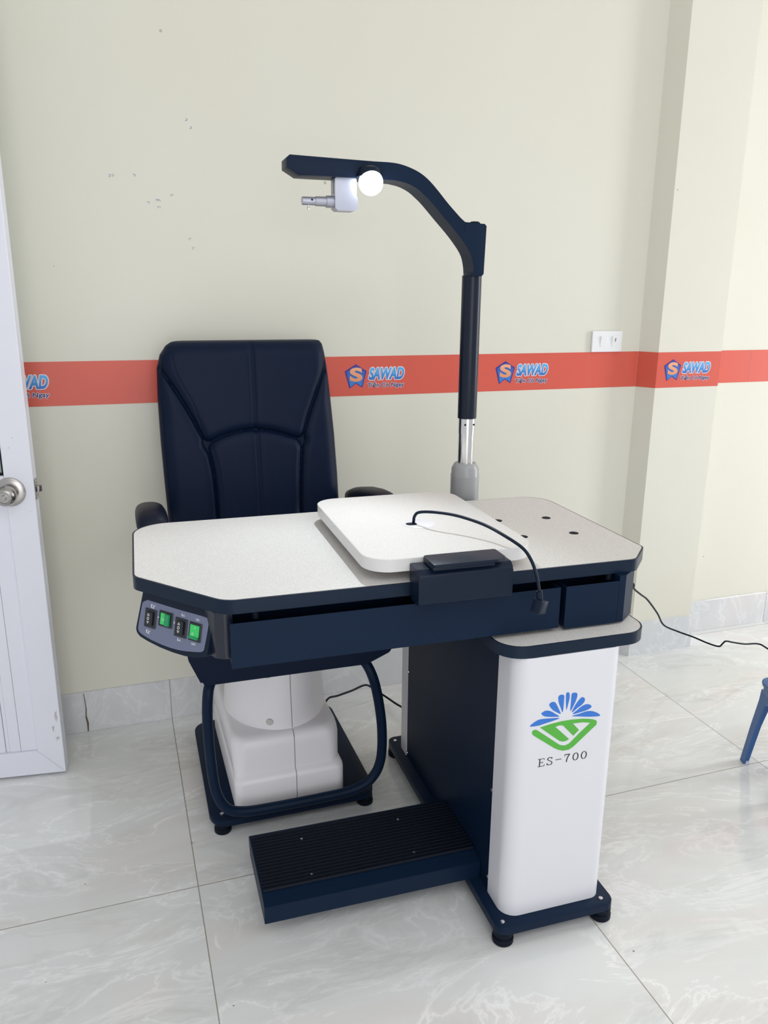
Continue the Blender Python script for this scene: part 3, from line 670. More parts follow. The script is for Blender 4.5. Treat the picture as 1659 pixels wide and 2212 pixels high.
for i, q in enumerate(SW):
    s0 = (q[0][0] + q[3][0]) / 2; s1 = (q[1][0] + q[2][0]) / 2; t0 = (q[0][1] + q[1][1]) / 2; t1 = (q[2][1] + q[3][1]) / 2
    bz = prism([(s0, t0), (s1, t0), (s1, t1), (s0, t1)], 0.0009, 0.0032, fn=pod, bv=0.0006, seg=1)
    sw_ = obj('rocker_switch', bz, M_switch, podo, label=['black rocker with arrows at the left', 'green lit rocker lying sideways', 'black rocker with arrows in the middle', 'green lit power rocker at the right'][i])
    cs, ct = (s0 + s1) / 2, (t0 + t1) / 2
    if i in (0, 2):
        r = prism(rounded([(cs - 0.0085, ct - 0.0125), (cs + 0.0085, ct - 0.0125), (cs + 0.0085, ct + 0.0125), (cs - 0.0085, ct + 0.0125)], 0.002), 0.0032, 0.0060, fn=pod, bv=0.0012)
        rk = obj('rocker', r, M_switch, sw_)
        k = bmesh.new(); hh = 0.0061; xo = -0.002
        pod_line([(cs + xo + 0.0022 * math.cos(a), ct + 0.0026 * math.sin(a)) for a in [2 * PI * j / 20 for j in range(21)]], 0.0009, hh, k)
        for sg in (-1, 1):
            tri = [(cs + xo, ct + sg * 0.0095), (cs + xo - 0.0027, ct + sg * 0.0055), (cs + xo + 0.0027, ct + sg * 0.0055)]
            for a_, b_ in ((0, 1), (1, 2), (2, 0)): pod_line([tri[a_], tri[b_]], 0.0007, hh, k)
        obj('arrow_symbols', k, M_ink_w, sw_)
    else:
        w, h = (0.0115, 0.0105) if i == 1 else (0.0105, 0.0125)
        if i == 1:
            k = prism([(cs - w, ct - h), (cs + 0.001, ct - h), (cs + 0.001, ct + h), (cs - w, ct + h)], 0.0032, 0.0042, fn=pod)
            k2 = prism([(cs + 0.001, ct - h), (cs + w, ct - h), (cs + w, ct + h), (cs + 0.001, ct + h)], 0.0032, 0.0075, fn=pod)
            lens_bright, lens_dim = k, k2
            sy = [[(cs - 0.0095, ct), (cs - 0.0065, ct)]]
            circ = (cs - 0.003, ct + 0.001)
        else:
            k = prism([(cs - w, ct - h), (cs + w, ct - h), (cs + w, ct + 0.008), (cs - w, ct + 0.008)], 0.0032, 0.0045, fn=pod)
            k2 = prism([(cs - w, ct + 0.008), (cs + w, ct + 0.008), (cs + w, ct + h), (cs - w, ct + h)], 0.0032, 0.0075, fn=pod)
            lens_bright, lens_dim = k, k2
            sy = [[(cs + 0.001, ct - 0.0100), (cs + 0.001, ct - 0.0055)]]
            circ = (cs - 0.003, ct + 0.004)
        obj('lens', lens_bright, M_green2, sw_); obj('lens', lens_dim, M_green, sw_)
        k = bmesh.new()
        for l in sy: pod_line(l, 0.0007, 0.0046, k)
        pod_line([(circ[0] + 0.0018 * math.cos(a), circ[1] + 0.0022 * math.sin(a)) for a in [2 * PI * j / 16 for j in range(17)]], 0.0006, 0.0046, k)
        obj('on_off_symbols', k, M_ink_w, sw_)
# printed pictograms and ON / OFF
hh = 0.0010
def pictogram(s, t, sc=1.0, chair=True):
    k = bmesh.new()
    pod_line([(s - 0.0042 * sc, t - 0.003 * sc), (s - 0.0042 * sc, t + 0.0035 * sc)], 0.0018 * sc, hh, k)
    if chair:
        pod_line([(s - 0.0042 * sc, t + 0.0030 * sc), (s + 0.0035 * sc, t + 0.0040 * sc)], 0.0009 * sc, hh, k)
        pod_line([(s - 0.001 * sc, t - 0.003 * sc), (s + 0.0005 * sc, t + 0.0005 * sc), (s + 0.0035 * sc, t + 0.0005 * sc), (s + 0.0050 * sc, t - 0.003 * sc)], 0.0009 * sc, hh, k)
        pod_line([(s + 0.0015 * sc, t + 0.0005 * sc), (s + 0.0015 * sc, t + 0.0038 * sc)], 0.0011 * sc, hh, k)
    else:
        pod_line([(s - 0.0042 * sc, t + 0.002 * sc), (s + 0.0045 * sc, t + 0.002 * sc)], 0.0009 * sc, hh, k)
        pod_line([(s + 0.0018 * sc, t - 0.002 * sc), (s + 0.0018 * sc, t + 0.002 * sc)], 0.0012 * sc, hh, k)
    obj('pictogram', k, M_ink_w, face)
pictogram(0.0367, 0.0255); pictogram(0.0305, 0.0747)
pictogram(0.1148, 0.0257, 0.8, False); pictogram(0.1103, 0.0725, 0.8, False)
obj('printed_dash', pod_line([(0.0517, 0.0430), (0.0545, 0.0430)], 0.0022, hh, bmesh.new()), M_ink_w, face)
for dt in (-0.0012, 0.0012): obj('printed_dash', pod_line([(0.0925, 0.0440 + dt), (0.0962, 0.0440 + dt)], 0.0009, hh, bmesh.new()), M_ink_w, face)
def podt(X, Z, D): return pod(X, -Z, D)
obj('on_lettering', text_bm('ON', 0.1460, 0.1535, -0.0290, -0.0248, 0.0014, th=0.0004, fn=podt), M_ink_w, face)
obj('off_lettering', text_bm('OFF', 0.1405, 0.1505, -0.0745, -0.0700, 0.0014, th=0.0004, fn=podt), M_ink_w, face)

# foot platform with a ribbed tread
FT = [(1.345, 0.050), (1.343, 0.092), (1.374, 0.1000), (1.566, 0.0985), (1.576, 0.092), (1.576, 0.078), (1.560, 0.050)]
foot = obj('foot_platform', prism(FT, 0.2060, 0.6880, 'x', bv=0.0008, seg=1), M_metal2, desk)
tr = bmesh.new(); y = 1.3780; n_r = 17; pitch = (1.5600 - 1.3780) / n_r
prof = []
for i in range(n_r):
    a = 1.3780 + i * pitch; zz_ = 0.1000 - (a - 1.374) * 0.0078
    prof += [(a, zz_ + 0.0008), (a + pitch * 0.18, zz_ + 0.0048), (a + pitch * 0.55, zz_ + 0.0048), (a + pitch * 0.75, zz_ + 0.0008)]
prof += [(1.5600, 0.0993)]
prof = prof + [(1.5600, 0.0978), (1.3780, 0.0985)]
obj('ribbed_tread', prism(prof, 0.2100, 0.6870, 'x'), M_rubber, foot)
for x, y in ((0.319, 1.516), (0.317, 1.397), (0.551, 1.400), (0.552, 1.519)):
    obj('screw', lathe([(0.0, 0.1040), (0.0030, 0.1040), (0.0028, 0.1052), (0, 0.1058)], (x, y, -0.0005), 'z', 14), M_screw, foot, True)

# pole
PX, PY = 0.843, 1.868
PXY = (PX, PY, 0)
obj('pole_socket', lathe([(0.0, 0.600), (0.0375, 0.600), (0.0375, 0.848), (0.0375, 0.851), (0.0360, 0.856), (0.0360, 0.868), (0.0300, 0.880), (0.0270, 0.883), (0, 0.883)], PXY, 'z', 48), M_greyplast, desk, True, label='grey plastic pole socket')
lower = obj('lower_pole', lathe([(0.0, 0.870), (0.0205, 0.870), (0.0205, 0.9985), (0, 0.9985)], PXY, 'z', 40), M_chrome, desk, True, label='chrome lower pole')
col_ = obj('pole_collar', lathe([(0.0, 0.960), (0.0214, 0.960), (0.0214, 1.006), (0, 1.006)], (PX, PY, 0.0), 'z', 40), M_chrome, desk, True)
for dx in (-0.012, 0.012): obj('set_screw', lathe([(0, 0), (0.0024, 0), (0.0024, -0.0020), (0, -0.0020)], (PX + dx, PY - 0.0176, 0.985), 'y', 12), M_rubber, col_)
M_pole = mat('black_pole_paint', (0.0035, 0.0085, 0.022), 0.30, spec=0.3, vary=(20, 0.1))
obj('upper_pole', lathe([(0.0, 1.000), (0.0238, 1.000), (0.0243, 1.002), (0.0243, 1.3530), (0, 1.3530)], PXY, 'z', 48), M_pole, desk, True)
# lamp arm
ARM = [(0.38, 1.593), (0.387, 1.599), (0.484, 1.5965), (0.58, 1.5945), (0.623, 1.594), (0.653, 1.589), (0.684, 1.578), (0.708, 1.563), (0.732, 1.541), (0.761, 1.511), (0.803, 1.472), (0.855, 1.471), (0.860, 1.466), (0.857, 1.356), (0.852, 1.351), (0.831, 1.350), (0.828, 1.378), (0.818, 1.406), (0.788, 1.443), (0.751, 1.480), (0.716, 1.515), (0.698, 1.530), (0.681, 1.542), (0.657, 1.552), (0.63, 1.557), (0.58, 1.558), (0.516, 1.5585), (0.441, 1.5585), (0.407, 1.5585), (0.38, 1.574)]
YA0, YA1 = 1.828, 1.893
def half_smooth(p, n=4):
    return [(v.x, v.y) for v in smooth_path([(a_, b_, 0) for a_, b_ in p], n)]
ARMP = [ARM[0], ARM[1], ARM[2]] + half_smooth(ARM[3:11]) + ARM[11:15] + half_smooth(ARM[15:25]) + ARM[25:]
arm = obj('lamp_arm', prism(ARMP, YA0, YA1, 'y', bv=0.0015, seg=2), M_metal2, desk, True)
obj('pivot_cap', lathe([(0, 1.471), (0.014, 1.471), (0.013, 1.4755), (0.009, 1.478), (0, 1.4785)], (0.842, 1.860, 0), 'z', 28), M_rubber, arm, True)
sm = box(0.8025, 0.8036, YA0 - 0.0004, YA0 + 0.001, 1.452, 1.471)
obj('joint_line', sm, M_rubber, arm)
# instrument holder hanging from the arm
hb = prism(rounded([(0.490, 1.5585), (0.540, 1.5585), (0.540, 1.520), (0.5425, 1.518), (0.5425, 1.494), (0.535, 1.489), (0.497, 1.489), (0.490, 1.494)], 0.002), 1.838, 1.878, 'y', bv=0.003, seg=3)
hold = obj('instrument_holder', hb, M_silver, arm, True, label='pale grey instrument bracket')
obj('holder_slot', prism(rounded([(1.8505, 1.525), (1.8555, 1.525), (1.8555, 1.552), (1.8505, 1.552)], 0.002), 0.4896, 0.4902, 'x'), M_seam, hold)
obj('holder_rod', lathe([(0, -0.072), (0.0085, -0.072), (0.0090, -0.071), (0.0090, -0.0420), (0.0105, -0.0415), (0.0108, -0.0170), (0.0132, -0.0165), (0.0132, 0.003), (0, 0.003)], (0.4895, 1.856, 1.5085), 'x', 32), M_silver, hold, True)
obj('holder_pin', lathe([(0, -0.0185), (0.0032, -0.0185), (0.0036, -0.015), (0.0022, -0.0125), (0.0022, -0.007), (0, -0.007)], (0.432, 1.856, 1.5085), 'z', 16), M_screw, hold, True)
obj('set_screw', lathe([(0, -0.0086), (0.0024, -0.0086), (0.0022, -0.0094), (0, -0.0095)], (0.439, 1.856, 1.5105), 'y', 12), M_rubber, hold, True)
# lamp head under the arm
LX, LY, LZ = 0.566, 1.812, 1.5480
hd = lathe([(0, 0.036), (0.012, 0.036), (0.022, 0.032), (0.0285, 0.020), (0.0300, 0.012), (0.0285, 0.012), (0.018, 0.020), (0, 0.022)], (LX, LY + 0.012, LZ), 'z', 40)
head = obj('lamp_head', hd, M_plast, arm, True)
M_bulb = mat('glowing_bulb', (1, 1, 1), 0.4, emit=((0.80, 0.89, 1.0), 8.0))
bl = lathe([(0.0, -0.0275)] + [(0.0275 * math.sin(a), -0.0275 * math.cos(a)) for a in [PI * k / 20 for k in range(1, 20)]] + [(0, 0.0275)], (LX, LY, LZ - 0.0005), 'z', 32)
obj('bulb', bl, M_bulb, head, True, label='lit white bulb')
sd = bpy.data.lights.new('lamp_beam', 'SPOT'); sd.energy = 19.5; sd.color = (0.86, 0.93, 1.0); sd.spot_size = math.radians(92); sd.spot_blend = 0.85; sd.shadow_soft_size = 0.006
so = bpy.data.objects.new('lamp_beam', sd); C.objects.link(so)
wl = Vector(turned(LX - 0.004, LY - 0.006, LZ - 0.032)); so.location = wl
so.rotation_euler = (Vector((0.22, 1.30, 0.80)) - wl).to_track_quat('-Z', 'Y').to_euler()

# ------------------------------------------------------------------ adapter lead hanging from the grommet
lead = thing('charging_lead', 'black flexible lead rising from the white grommet and drooping over the desk front', 'cable', (0.57, 1.49, 0.8430), turned(0.57, 1.49, 0.8430), TH)
pth = smooth_path([(0.569, 1.495, 0.8436), (0.5695, 1.49, 0.859), (0.576, 1.480, 0.8695), (0.595, 1.45, 0.8765), (0.623, 1.42, 0.8775), (0.646, 1.39, 0.875), (0.669, 1.35, 0.870), (0.686, 1.30, 0.862), (0.7035, 1.26, 0.849), (0.7095, 1.235, 0.833), (0.7115, 1.215, 0.811), (0.7125, 1.205, 0.789), (0.7150, 1.205, 0.777)], 8)
obj('cord', tube(pth, 0.0032, 14), M_plast, lead, True)
obj('strain_relief', tube([(0.7143, 1.205, 0.782), (0.7150, 1.205, 0.776), (0.7165, 1.205, 0.765)], 0.0060, 16), M_plast, lead, True)
pl = box(-0.0125, 0.0125, -0.010, 0.010, -0.013, 0.013, 0.0022, 2)
bmesh.ops.rotate(pl, verts=pl.verts, cent=(0, 0, 0), matrix=Matrix.Rotation(math.radians(14), 3, 'Y') @ Matrix.Rotation(math.radians(28), 3, 'Z'))
bmesh.ops.translate(pl, verts=pl.verts, vec=(0.7165, 1.205, 0.752))
obj('plug', pl, M_plast, lead, True)

# ------------------------------------------------------------------ examination chair
CB = (0.36, 1.96, 0.0)
chair = thing('examination_chair', 'black leatherette patient chair on a pale ivory pedestal, behind the desk', 'chair', CB)
CP_ = rounded([(0.143, 1.716), (0.572, 1.716), (0.572, 2.215), (0.150, 2.215)], [0.045, 0.045, 0.045, 0.045], 8)
bpl = obj('base_plate', prism(CP_, 0.030, 0.046, 'z', bv=0.002), M_metal, chair, True)
for x, y in ((0.174, 1.746), (0.548, 1.746), (0.180, 2.180), (0.545, 2.180)):
    obj('levelling_foot', lathe([(0, 0.0), (0.019, 0.0), (0.0215, 0.003), (0.0215, 0.012), (0.017, 0.015), (0.020, 0.018), (0.020, 0.030), (0, 0.030)], (x, y, 0), 'z', 32), M_rubber, chair, True)
    obj('screw', lathe([(0.0, 0.046), (0.0048, 0.046), (0.0045, 0.048), (0, 0.0486)], (x - 0.001, y + 0.003, 0), 'z', 20), M_screw, bpl, True)
# pedestal shell
def loft(secs, seg=8):
    """secs: (x0,x1,y0,y1,z,r) rounded rectangles."""
    b = bmesh.new(); rings = []
    for x0, x1, y0, y1, z, r in secs:
        rings.append([b.verts.new((x, y, z)) for x, y in rounded([(x0, y0), (x1, y0), (x1, y1), (x0, y1)], r, seg)])
    n = len(rings[0])
    for i in range(len(rings) - 1):
        for k in range(n): b.faces.new((rings[i][k], rings[i][(k + 1) % n], rings[i + 1][(k + 1) % n], rings[i + 1][k]))
    b.faces.new(rings[0]); b.faces.new(rings[-1])
    bmesh.ops.recalc_face_normals(b, faces=b.faces); return b
sh = loft([(0.209, 0.494, 1.748, 2.195, 0.047, 0.020), (0.209, 0.494, 1.748, 2.195, 0.112, 0.022), (0.210, 0.493, 1.749, 2.194, 0.120, 0.024), (0.214, 0.489, 1.754, 2.190, 0.126, 0.026), (0.212, 0.486, 1.763, 2.186, 0.132, 0.030),
           (0.208, 0.488, 1.766, 2.184, 0.200, 0.036), (0.209, 0.487, 1.769, 2.182, 0.216, 0.040), (0.212, 0.485, 1.775, 2.178, 0.226, 0.044), (0.217, 0.480, 1.784, 2.170, 0.231, 0.048), (0.230, 0.467, 1.80, 2.155, 0.232, 0.05)])
shell = obj('pedestal_shell', sh, M_shell, chair, True, label='ivory plastic pedestal cover', angle=50)
colp = [(0, 0.200), (0.137, 0.200), (0.1365, 0.230), (0.1345, 0.250), (0.130, 0.30), (0.124, 0.40), (0.121, 0.455), (0, 0.455)]
cb = lathe(colp, (0.352, 1.958, 0), 'z', 72)
for v in cb.verts: v.co.y = 1.958 + (v.co.y - 1.958) * 1.25
obj('column_shell', cb, M_shell, chair, True)
sl = bmesh.new()
def strip(pts, bm):
    b = bmesh.new(); L = []
    for (x, y, z) in pts: L.append([b.verts.new((x + dx, y + dy, z)) for dx, dy in ((-0.0008, -0.0005), (0.0008, -0.0005), (0.0008, 0.003), (-0.0008, 0.003))])
    for i in range(len(L) - 1):
        for k2 in range(4): b.faces.new((L[i][k2], L[i][(k2 + 1) % 4], L[i + 1][(k2 + 1) % 4], L[i + 1][k2]))
    b.faces.new(L[0]); b.faces.new(L[-1]); return join(bm, b)
strip([(0.366, 1.7478, 0.047), (0.366, 1.7478, 0.112), (0.366, 1.749, 0.120), (0.366, 1.754, 0.126), (0.366, 1.763, 0.132), (0.366, 1.766, 0.200), (0.366, 1.769, 0.220), (0.366, 1.775, 0.226), (0.366, 1.784, 0.231)], sl)
obj('shell_seam', sl, M_seam, shell)
sl = bmesh.new()
strip([(0.366, 1.958 - 1.25 * math.sqrt(r * r - 0.014 ** 2) - 0.0002, z) for r, z in ((0.1363, 0.233), (0.1345, 0.250), (0.130, 0.30), (0.124, 0.40), (0.121, 0.455))], sl)
obj('shell_seam', sl, M_seam, shell)
for z, r in ((0.252, 0.1343), (0.378, 0.1253)):
    y_ = 1.958 - 1.25 * math.sqrt(r * r - 0.042 ** 2)
    cp = lathe([(0, -0.0022), (0.0085, -0.0018), (0.0095, 0.0), (0.0095, 0.006), (0, 0.006)], (0, 0, 0), 'y', 24)
    bmesh.ops.rotate(cp, verts=cp.verts, cent=(0, 0, 0), matrix=Matrix.Rotation(-math.asin(0.042 / r), 3, 'Z'))
    bmesh.ops.translate(cp, verts=cp.verts, vec=(0.310, y_ - 0.0005, z))
    obj('screw_cap', cp, mat('ivory_grey_cap', (0.55, 0.53, 0.51), 0.4, vary=(40, 0.05)), shell, True)
# seat
SPf = [(0.138, 0.436), (0.150, 0.432), (0.535, 0.428), (0.552, 0.434), (0.596, 0.452), (0.614, 0.480), (0.618, 0.530), (0.600, 0.556), (0.360, 0.565), (0.125, 0.556), (0.108, 0.530), (0.112, 0.500)]
seat = obj('seat', prism(rounded(SPf, 0.012, 4), 1.695, 2.17, 'y', bv=0.016, seg=5), M_leather, chair, True)
obj('piping', tube([(0.1190, 1.7010, 0.535), (0.1190, 1.7010, 0.503), (0.1290, 1.7010, 0.472), (0.1440, 1.7010, 0.444)], 0.002, 8), M_leather2, seat, True)
# backrest with stitched panels
def lerp_tab(tab, z):
    if z >= tab[0][0]: return tab[0][1]
    for (z0, v0), (z1, v1) in zip(tab, tab[1:]):
        if z >= z1: return v1 + (v0 - v1) * (z - z1) / (z0 - z1)
    return tab[-1][1]
XL = [(1.182, 0.170), (1.179, 0.154), (1.170, 0.140), (1.146, 0.123), (1.111, 0.113), (1.031, 0.1095), (0.918, 0.1095), (0.801, 0.112), (0.698, 0.115), (0.56, 0.120)]
XR = [(1.182, 0.552), (1.179, 0.565), (1.170, 0.572), (1.146, 0.577), (1.111, 0.583), (1.031, 0.590), (0.918, 0.5985), (0.801, 0.604), (0.716, 0.606), (0.56, 0.604)]
SEAMS = dict(
    dl=[(0.121, 1.110), (0.157, 1.052), (0.196, 0.978), (0.229, 0.905)], dr=[(0.576, 1.110), (0.555, 1.064), (0.524, 0.989), (0.509, 0.946), (0.498, 0.905)],
    arch=[(0.229, 0.905), (0.271, 0.926), (0.317, 0.938), (0.362, 0.941), (0.412, 0.934), (0.459, 0.919), (0.498, 0.905)],
    ll=[(0.229, 0.905), (0.24, 0.85), (0.246, 0.792), (0.248, 0.694), (0.248, 0.55)], lr=[(0.498, 0.905), (0.491, 0.825), (0.487, 0.75), (0.486, 0.69), (0.486, 0.55)])
STITCH = [[(0.149, 1.165), (0.155, 1.125), (0.167, 1.083), (0.199, 1.019), (0.218, 0.959), (0.236, 0.912)], [(0.566, 1.150), (0.556, 1.095), (0.535, 1.041), (0.507, 0.975), (0.490, 0.911)],
          [(0.359, 1.176), (0.360, 1.092), (0.359, 0.941)], [(0.368, 1.176), (0.369, 1.092), (0.368, 0.941)],
          [(0.363, 0.938), (0.364, 0.808), (0.364, 0.55)], [(0.372, 0.938), (0.373, 0.808), (0.373, 0.55)],
          [(0.244, 0.902), (0.257, 0.839), (0.262, 0.767), (0.262, 0.55)], [(0.486, 0.900), (0.479, 0.826), (0.477, 0.751), (0.476, 0.55)]]
def spl(p): return [(v.x, v.y) for v in smooth_path([(a, b, 0) for a, b in p], 4)]
SG = [spl(v) for v in SEAMS.values()]; ST = [spl(v) for v in STITCH]
CTR = [[(0.3645, 1.178), (0.3655, 1.092), (0.3640, 0.941)], [(0.3675, 0.941), (0.3685, 0.808), (0.3685, 0.55)]]
def segd(px, pz, poly):
    best = 9.0
    for (ax, az), (bx, bz) in zip(poly, poly[1:]):
        if min(ax, bx) - 0.05 > px or max(ax, bx) + 0.05 < px or min(az, bz) - 0.05 > pz or max(az, bz) + 0.05 < pz: continue
        dx, dz = bx - ax, bz - az; L = dx * dx + dz * dz
        t = 0 if L == 0 else max(0, min(1, ((px - ax) * dx + (pz - az) * dz) / L))
        d = math.hypot(px - ax - dx * t, pz - az - dz * t)
        if d < best: best = d
    return best
def yplane(z): return 2.205 - (1.18 - z) * 0.09
TB = 0.075
NXg, NZg = 230, 260
bm = bmesh.new(); grid = []
zt, zb = 1.1815, 0.560
for j in range(NZg + 1):
    q = j / NZg
    z = zt - (zt - zb) * q
    row = []
    xl, xr = lerp_tab(XL, z), lerp_tab(XR, z)
    for i in range(NXg + 1):
        s = -math.cos(PI * i / NXg) * 0.35 + (2 * i / NXg - 1) * 0.65
        x = (xl + xr) / 2 + s * (xr - xl) / 2
        edge = min(x - xl, xr - x); et = zt - z
        ro = 0.040
        fe = 1 - (1 - min(edge, ro) / ro) ** 2
        ft = 1 - (1 - min(et, ro) / ro) ** 2
        e = math.sqrt(max(0, min(fe, 1))) * math.sqrt(max(0, min(ft, 1)))
        y = yplane(z) + 0.034 * (1 - e)
        y -= 0.010 * (1 - abs(s) ** 2.5)
        g = 0
        for p in SG:
            d = segd(x, z, p)
            if d < 0.05: g += 0.0085 * math.exp(-(d / 0.0042) ** 2) + 0.0075 * math.exp(-(d / 0.0140) ** 2)
        for p in CTR:
            d = segd(x, z, p)
            if d < 0.04: g += 0.0030 * math.exp(-(d / 0.0100) ** 2) + 0.0020 * math.exp(-(d / 0.0026) ** 2)
        for p in ST:
            d = segd(x, z, p)
            if d < 0.01: g += 0.0013 * math.exp(-(d / 0.0022) ** 2)
        y += min(g, 0.020) * (0.25 + 0.75 * e)
        row.append(bm.verts.new((x, y, z)))
    grid.append(row)
for j in range(NZg):
    for i in range(NXg):
        bm.faces.new((grid[j][i], grid[j + 1][i], grid[j + 1][i + 1], grid[j][i + 1]))
bk = []
for j in range(0, NZg + 1):                              # back shell
    z = grid[j][0].co.z; xl, xr = grid[j][0].co.x, grid[j][NXg].co.x
    fl = 0 if z < 1.14 else (z - 1.14) / 0.0415 * 0.022
    bk.append([bm.verts.new((xl + (xr - xl) * u, yplane(z) + TB + (0 if 0 < k_ < 4 else -0.018) - fl, z)) for k_, u in enumerate((0.004, 0.05, 0.5, 0.95, 0.996))])
for j in range(NZg):
    for k_ in range(4): bm.faces.new((bk[j][k_], bk[j][k_ + 1], bk[j + 1][k_ + 1], bk[j + 1][k_]))
    bm.faces.new((grid[j][0], bk[j][0], bk[j + 1][0], grid[j + 1][0])); bm.faces.new((grid[j][NXg], grid[j + 1][NXg], bk[j + 1][4], bk[j][4]))
bm.faces.new(grid[0][:] + bk[0][::-1]); bm.faces.new(grid[NZg][::-1] + bk[NZg][:])
back = obj('backrest', bm, M_leather, chair, True, angle=60)
for tabx, sgn in ((XL, 1), (XR, -1)):
    pts = [(lerp_tab(tabx, z) + sgn * 0.0075, yplane(z) + 0.0155 + (0.0 if z < 1.14 else 0.006), z) for z in [1.158 - k * 0.03 for k in range(20)]]
    obj('piping', tube(pts, 0.0016, 8), M_leather2, back, True)
# armrests
def armrest(xc, name='armrest'):
    secs = []
    b2 = bmesh.new(); rings = []
    for y, zc, hz, wx in [(1.868, 0.764, 0.004, 0.008), (1.870, 0.764, 0.016, 0.022), (1.877, 0.765, 0.025, 0.031), (1.892, 0.768, 0.031, 0.036), (1.925, 0.771, 0.033, 0.038), (1.975, 0.768, 0.032, 0.038), (2.050, 0.758, 0.030, 0.037), (2.130, 0.742, 0.027, 0.035), (2.180, 0.730, 0.022, 0.031), (2.195, 0.727, 0.012, 0.020)]:
        rings.append([b2.verts.new((xc + wx * math.copysign(abs(math.cos(t)) ** 0.75, math.cos(t)), y, zc + hz * math.copysign(abs(math.sin(t)) ** 0.8, math.sin(t)))) for t in [2 * PI * k / 32 for k in range(32)]])
    for i in range(len(rings) - 1):
        for k in range(32): b2.faces.new((rings[i][k], rings[i][(k + 1) % 32], rings[i + 1][(k + 1) % 32], rings[i + 1][k]))
    b2.faces.new(rings[0]); b2.faces.new(rings[-1]); bmesh.ops.recalc_face_normals(b2, faces=b2.faces); a = b2
    p = obj(name, a, M_leather2, chair, True)
    s = 1 if xc > 0.36 else -1
    brk = tube(smooth_path([(xc, 1.93, 0.750), (xc, 1.935, 0.66), (xc - s * 0.005, 1.95, 0.56), (xc - s * 0.06, 1.97, 0.505), (xc - s * 0.10, 1.975, 0.503)], 6), 0.013, 14)
    obj('armrest_bracket', brk, M_metal, p, True)
armrest(0.063); armrest(0.652)
# foot ring
ring = smooth_path([(0.170, 1.83, 0.440), (0.166, 1.735, 0.436), (0.152, 1.702, 0.410), (0.147, 1.700, 0.340), (0.149, 1.700, 0.240), (0.157, 1.698, 0.150), (0.180, 1.697, 0.098), (0.222, 1.697, 0.0785), (0.300, 1.697, 0.0745), (0.420, 1.697, 0.0745), (0.497, 1.697, 0.0785), (0.548, 1.697, 0.100), (0.575, 1.698, 0.150), (0.579, 1.700, 0.240), (0.566, 1.700, 0.340), (0.548, 1.702, 0.405), (0.530, 1.735, 0.436), (0.520, 1.83, 0.440)], 8)
obj('foot_ring', tube(ring, 0.0125, 18), M_metal2, chair, True)

# ------------------------------------------------------------------ cables on the floor
c1 = smooth_path([(0.500, 2.03, 0.115), (0.546, 2.12, 0.110), (0.592, 2.17, 0.088), (0.652, 2.22, 0.070), (0.709, 2.25, 0.066), (0.741, 2.25, 0.043), (0.772, 2.22, 0.026), (0.790, 2.15, 0.030), (0.810, 2.02, 0.06), (0.825, 1.93, 0.10)], 8)
tag(obj('power_cord', tube(c1, 0.0033, 10), M_rubber, smooth=True), 'thin black cord between the chair pedestal and the desk pedestal', 'cable')
c2 = smooth_path([(0.985, 1.70, 0.71), (1.02, 1.71, 0.705), (1.10, 1.73, 0.655), (1.20, 1.75, 0.60), (1.352, 1.78, 0.522), (1.403, 1.83, 0.478), (1.500, 1.92, 0.414), (1.592, 2.0, 0.354), (1.718, 2.1, 0.251), (1.800, 2.16, 0.172), (1.873, 2.17, 0.133), (1.92, 2.14, 0.117), (1.944, 2.09, 0.111), (1.974, 2.07, 0.104), (1.990, 2.07, 0.113), (2.003, 2.07, 0.120), (2.040, 2.075, 0.108), (2.099, 2.08, 0.091), (2.164, 2.08, 0.082), (2.181, 2.05, 0.073), (2.24, 1.98, 0.03), (2.40, 1.85, 0.0035), (2.9, 1.6, 0.0035), (3.6, 1.5, 0.0035)], 8)
tag(obj('power_cord', tube(c2, 0.0030, 10), M_rubber, smooth=True), 'black cord running from behind the desk down past the pilaster to the right', 'cable')

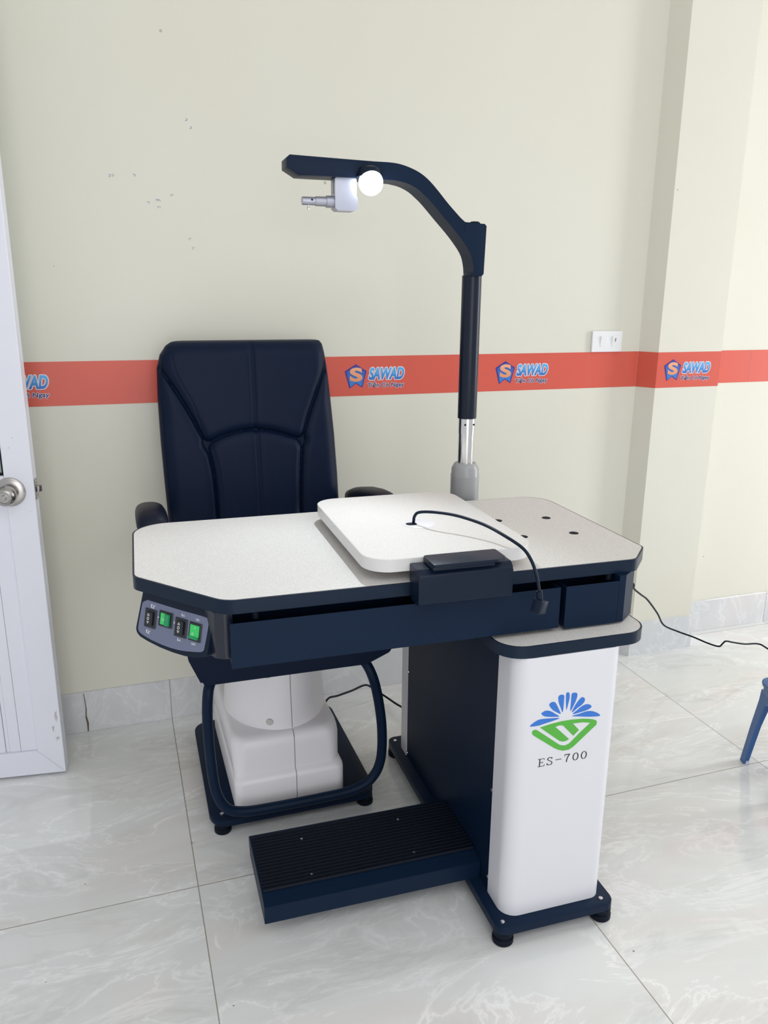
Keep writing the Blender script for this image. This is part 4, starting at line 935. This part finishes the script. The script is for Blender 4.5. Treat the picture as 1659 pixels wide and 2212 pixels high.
# ------------------------------------------------------------------ blue plastic stool at the right edge
M_stool = mat('blue_plastic', (0.030, 0.115, 0.33), 0.38, vary=(15, 0.06))
F1 = Vector((1.655, 1.592, 0)); F2 = Vector((1.575, 1.385, 0)); sv = (F2 - F1); L_ = sv.length; ex = sv.normalized(); ey = Vector((-ex.y, ex.x, 0))
ctr = (F1 + F2) / 2 + ey * L_ / 2
stool = thing('plastic_stool', 'low blue plastic stool at the right edge of the frame', 'stool', tuple(ctr))
def SF(a, b, z): return ctr + ex * a + ey * b + Vector((0, 0, z))
hB, hT = L_ / 2 + 0.003, L_ / 2 - 0.020; ZT = 0.262
def sprism(poly, z0, z1, bv=0.002):
    b = prism(poly, z0, z1, 'z', bv=bv)
    for v in b.verts: v.co = SF(v.co.x, v.co.y, v.co.z)
    return b
q = hT + 0.010
obj('seat', sprism(rounded([(-q, -q), (q, -q), (q, q), (-q, q)], 0.03), ZT, ZT + 0.012, 0.004), M_stool, stool, True)
obj('seat_rim', sprism(rounded([(-q + 0.006, -q + 0.006), (q - 0.006, -q + 0.006), (q - 0.006, q - 0.006), (-q + 0.006, q - 0.006)], 0.025), ZT - 0.024, ZT, 0.002), M_stool, stool, True)
for sx in (-1, 1):
    for sy in (-1, 1):
        w, t = 0.036, 0.006
        def sec(h, z, w):
            c = Vector((sx * h, sy * h)); dx, dy = Vector((-sx, 0)), Vector((0, -sy))
            return [c, c + dx * w, c + dx * w + dy * t, c + dx * t + dy * t, c + dx * t + dy * w, c + dy * w]
        b = bmesh.new(); rings = [[b.verts.new(SF(p.x, p.y, z)) for p in sec(h, z, w_)] for h, z, w_ in ((hB, 0.0, 0.024), (hB - 0.011, 0.12, 0.028), (hT + 0.003, 0.205, 0.036), (hT + 0.001, ZT - 0.022, 0.080))]
        for i in range(3):
            for k_ in range(6): b.faces.new((rings[i][k_], rings[i][(k_ + 1) % 6], rings[i + 1][(k_ + 1) % 6], rings[i + 1][k_]))
        b.faces.new(rings[0]); b.faces.new(rings[-1]); bmesh.ops.recalc_face_normals(b, faces=b.faces)
        obj('leg', b, M_stool, stool, True)
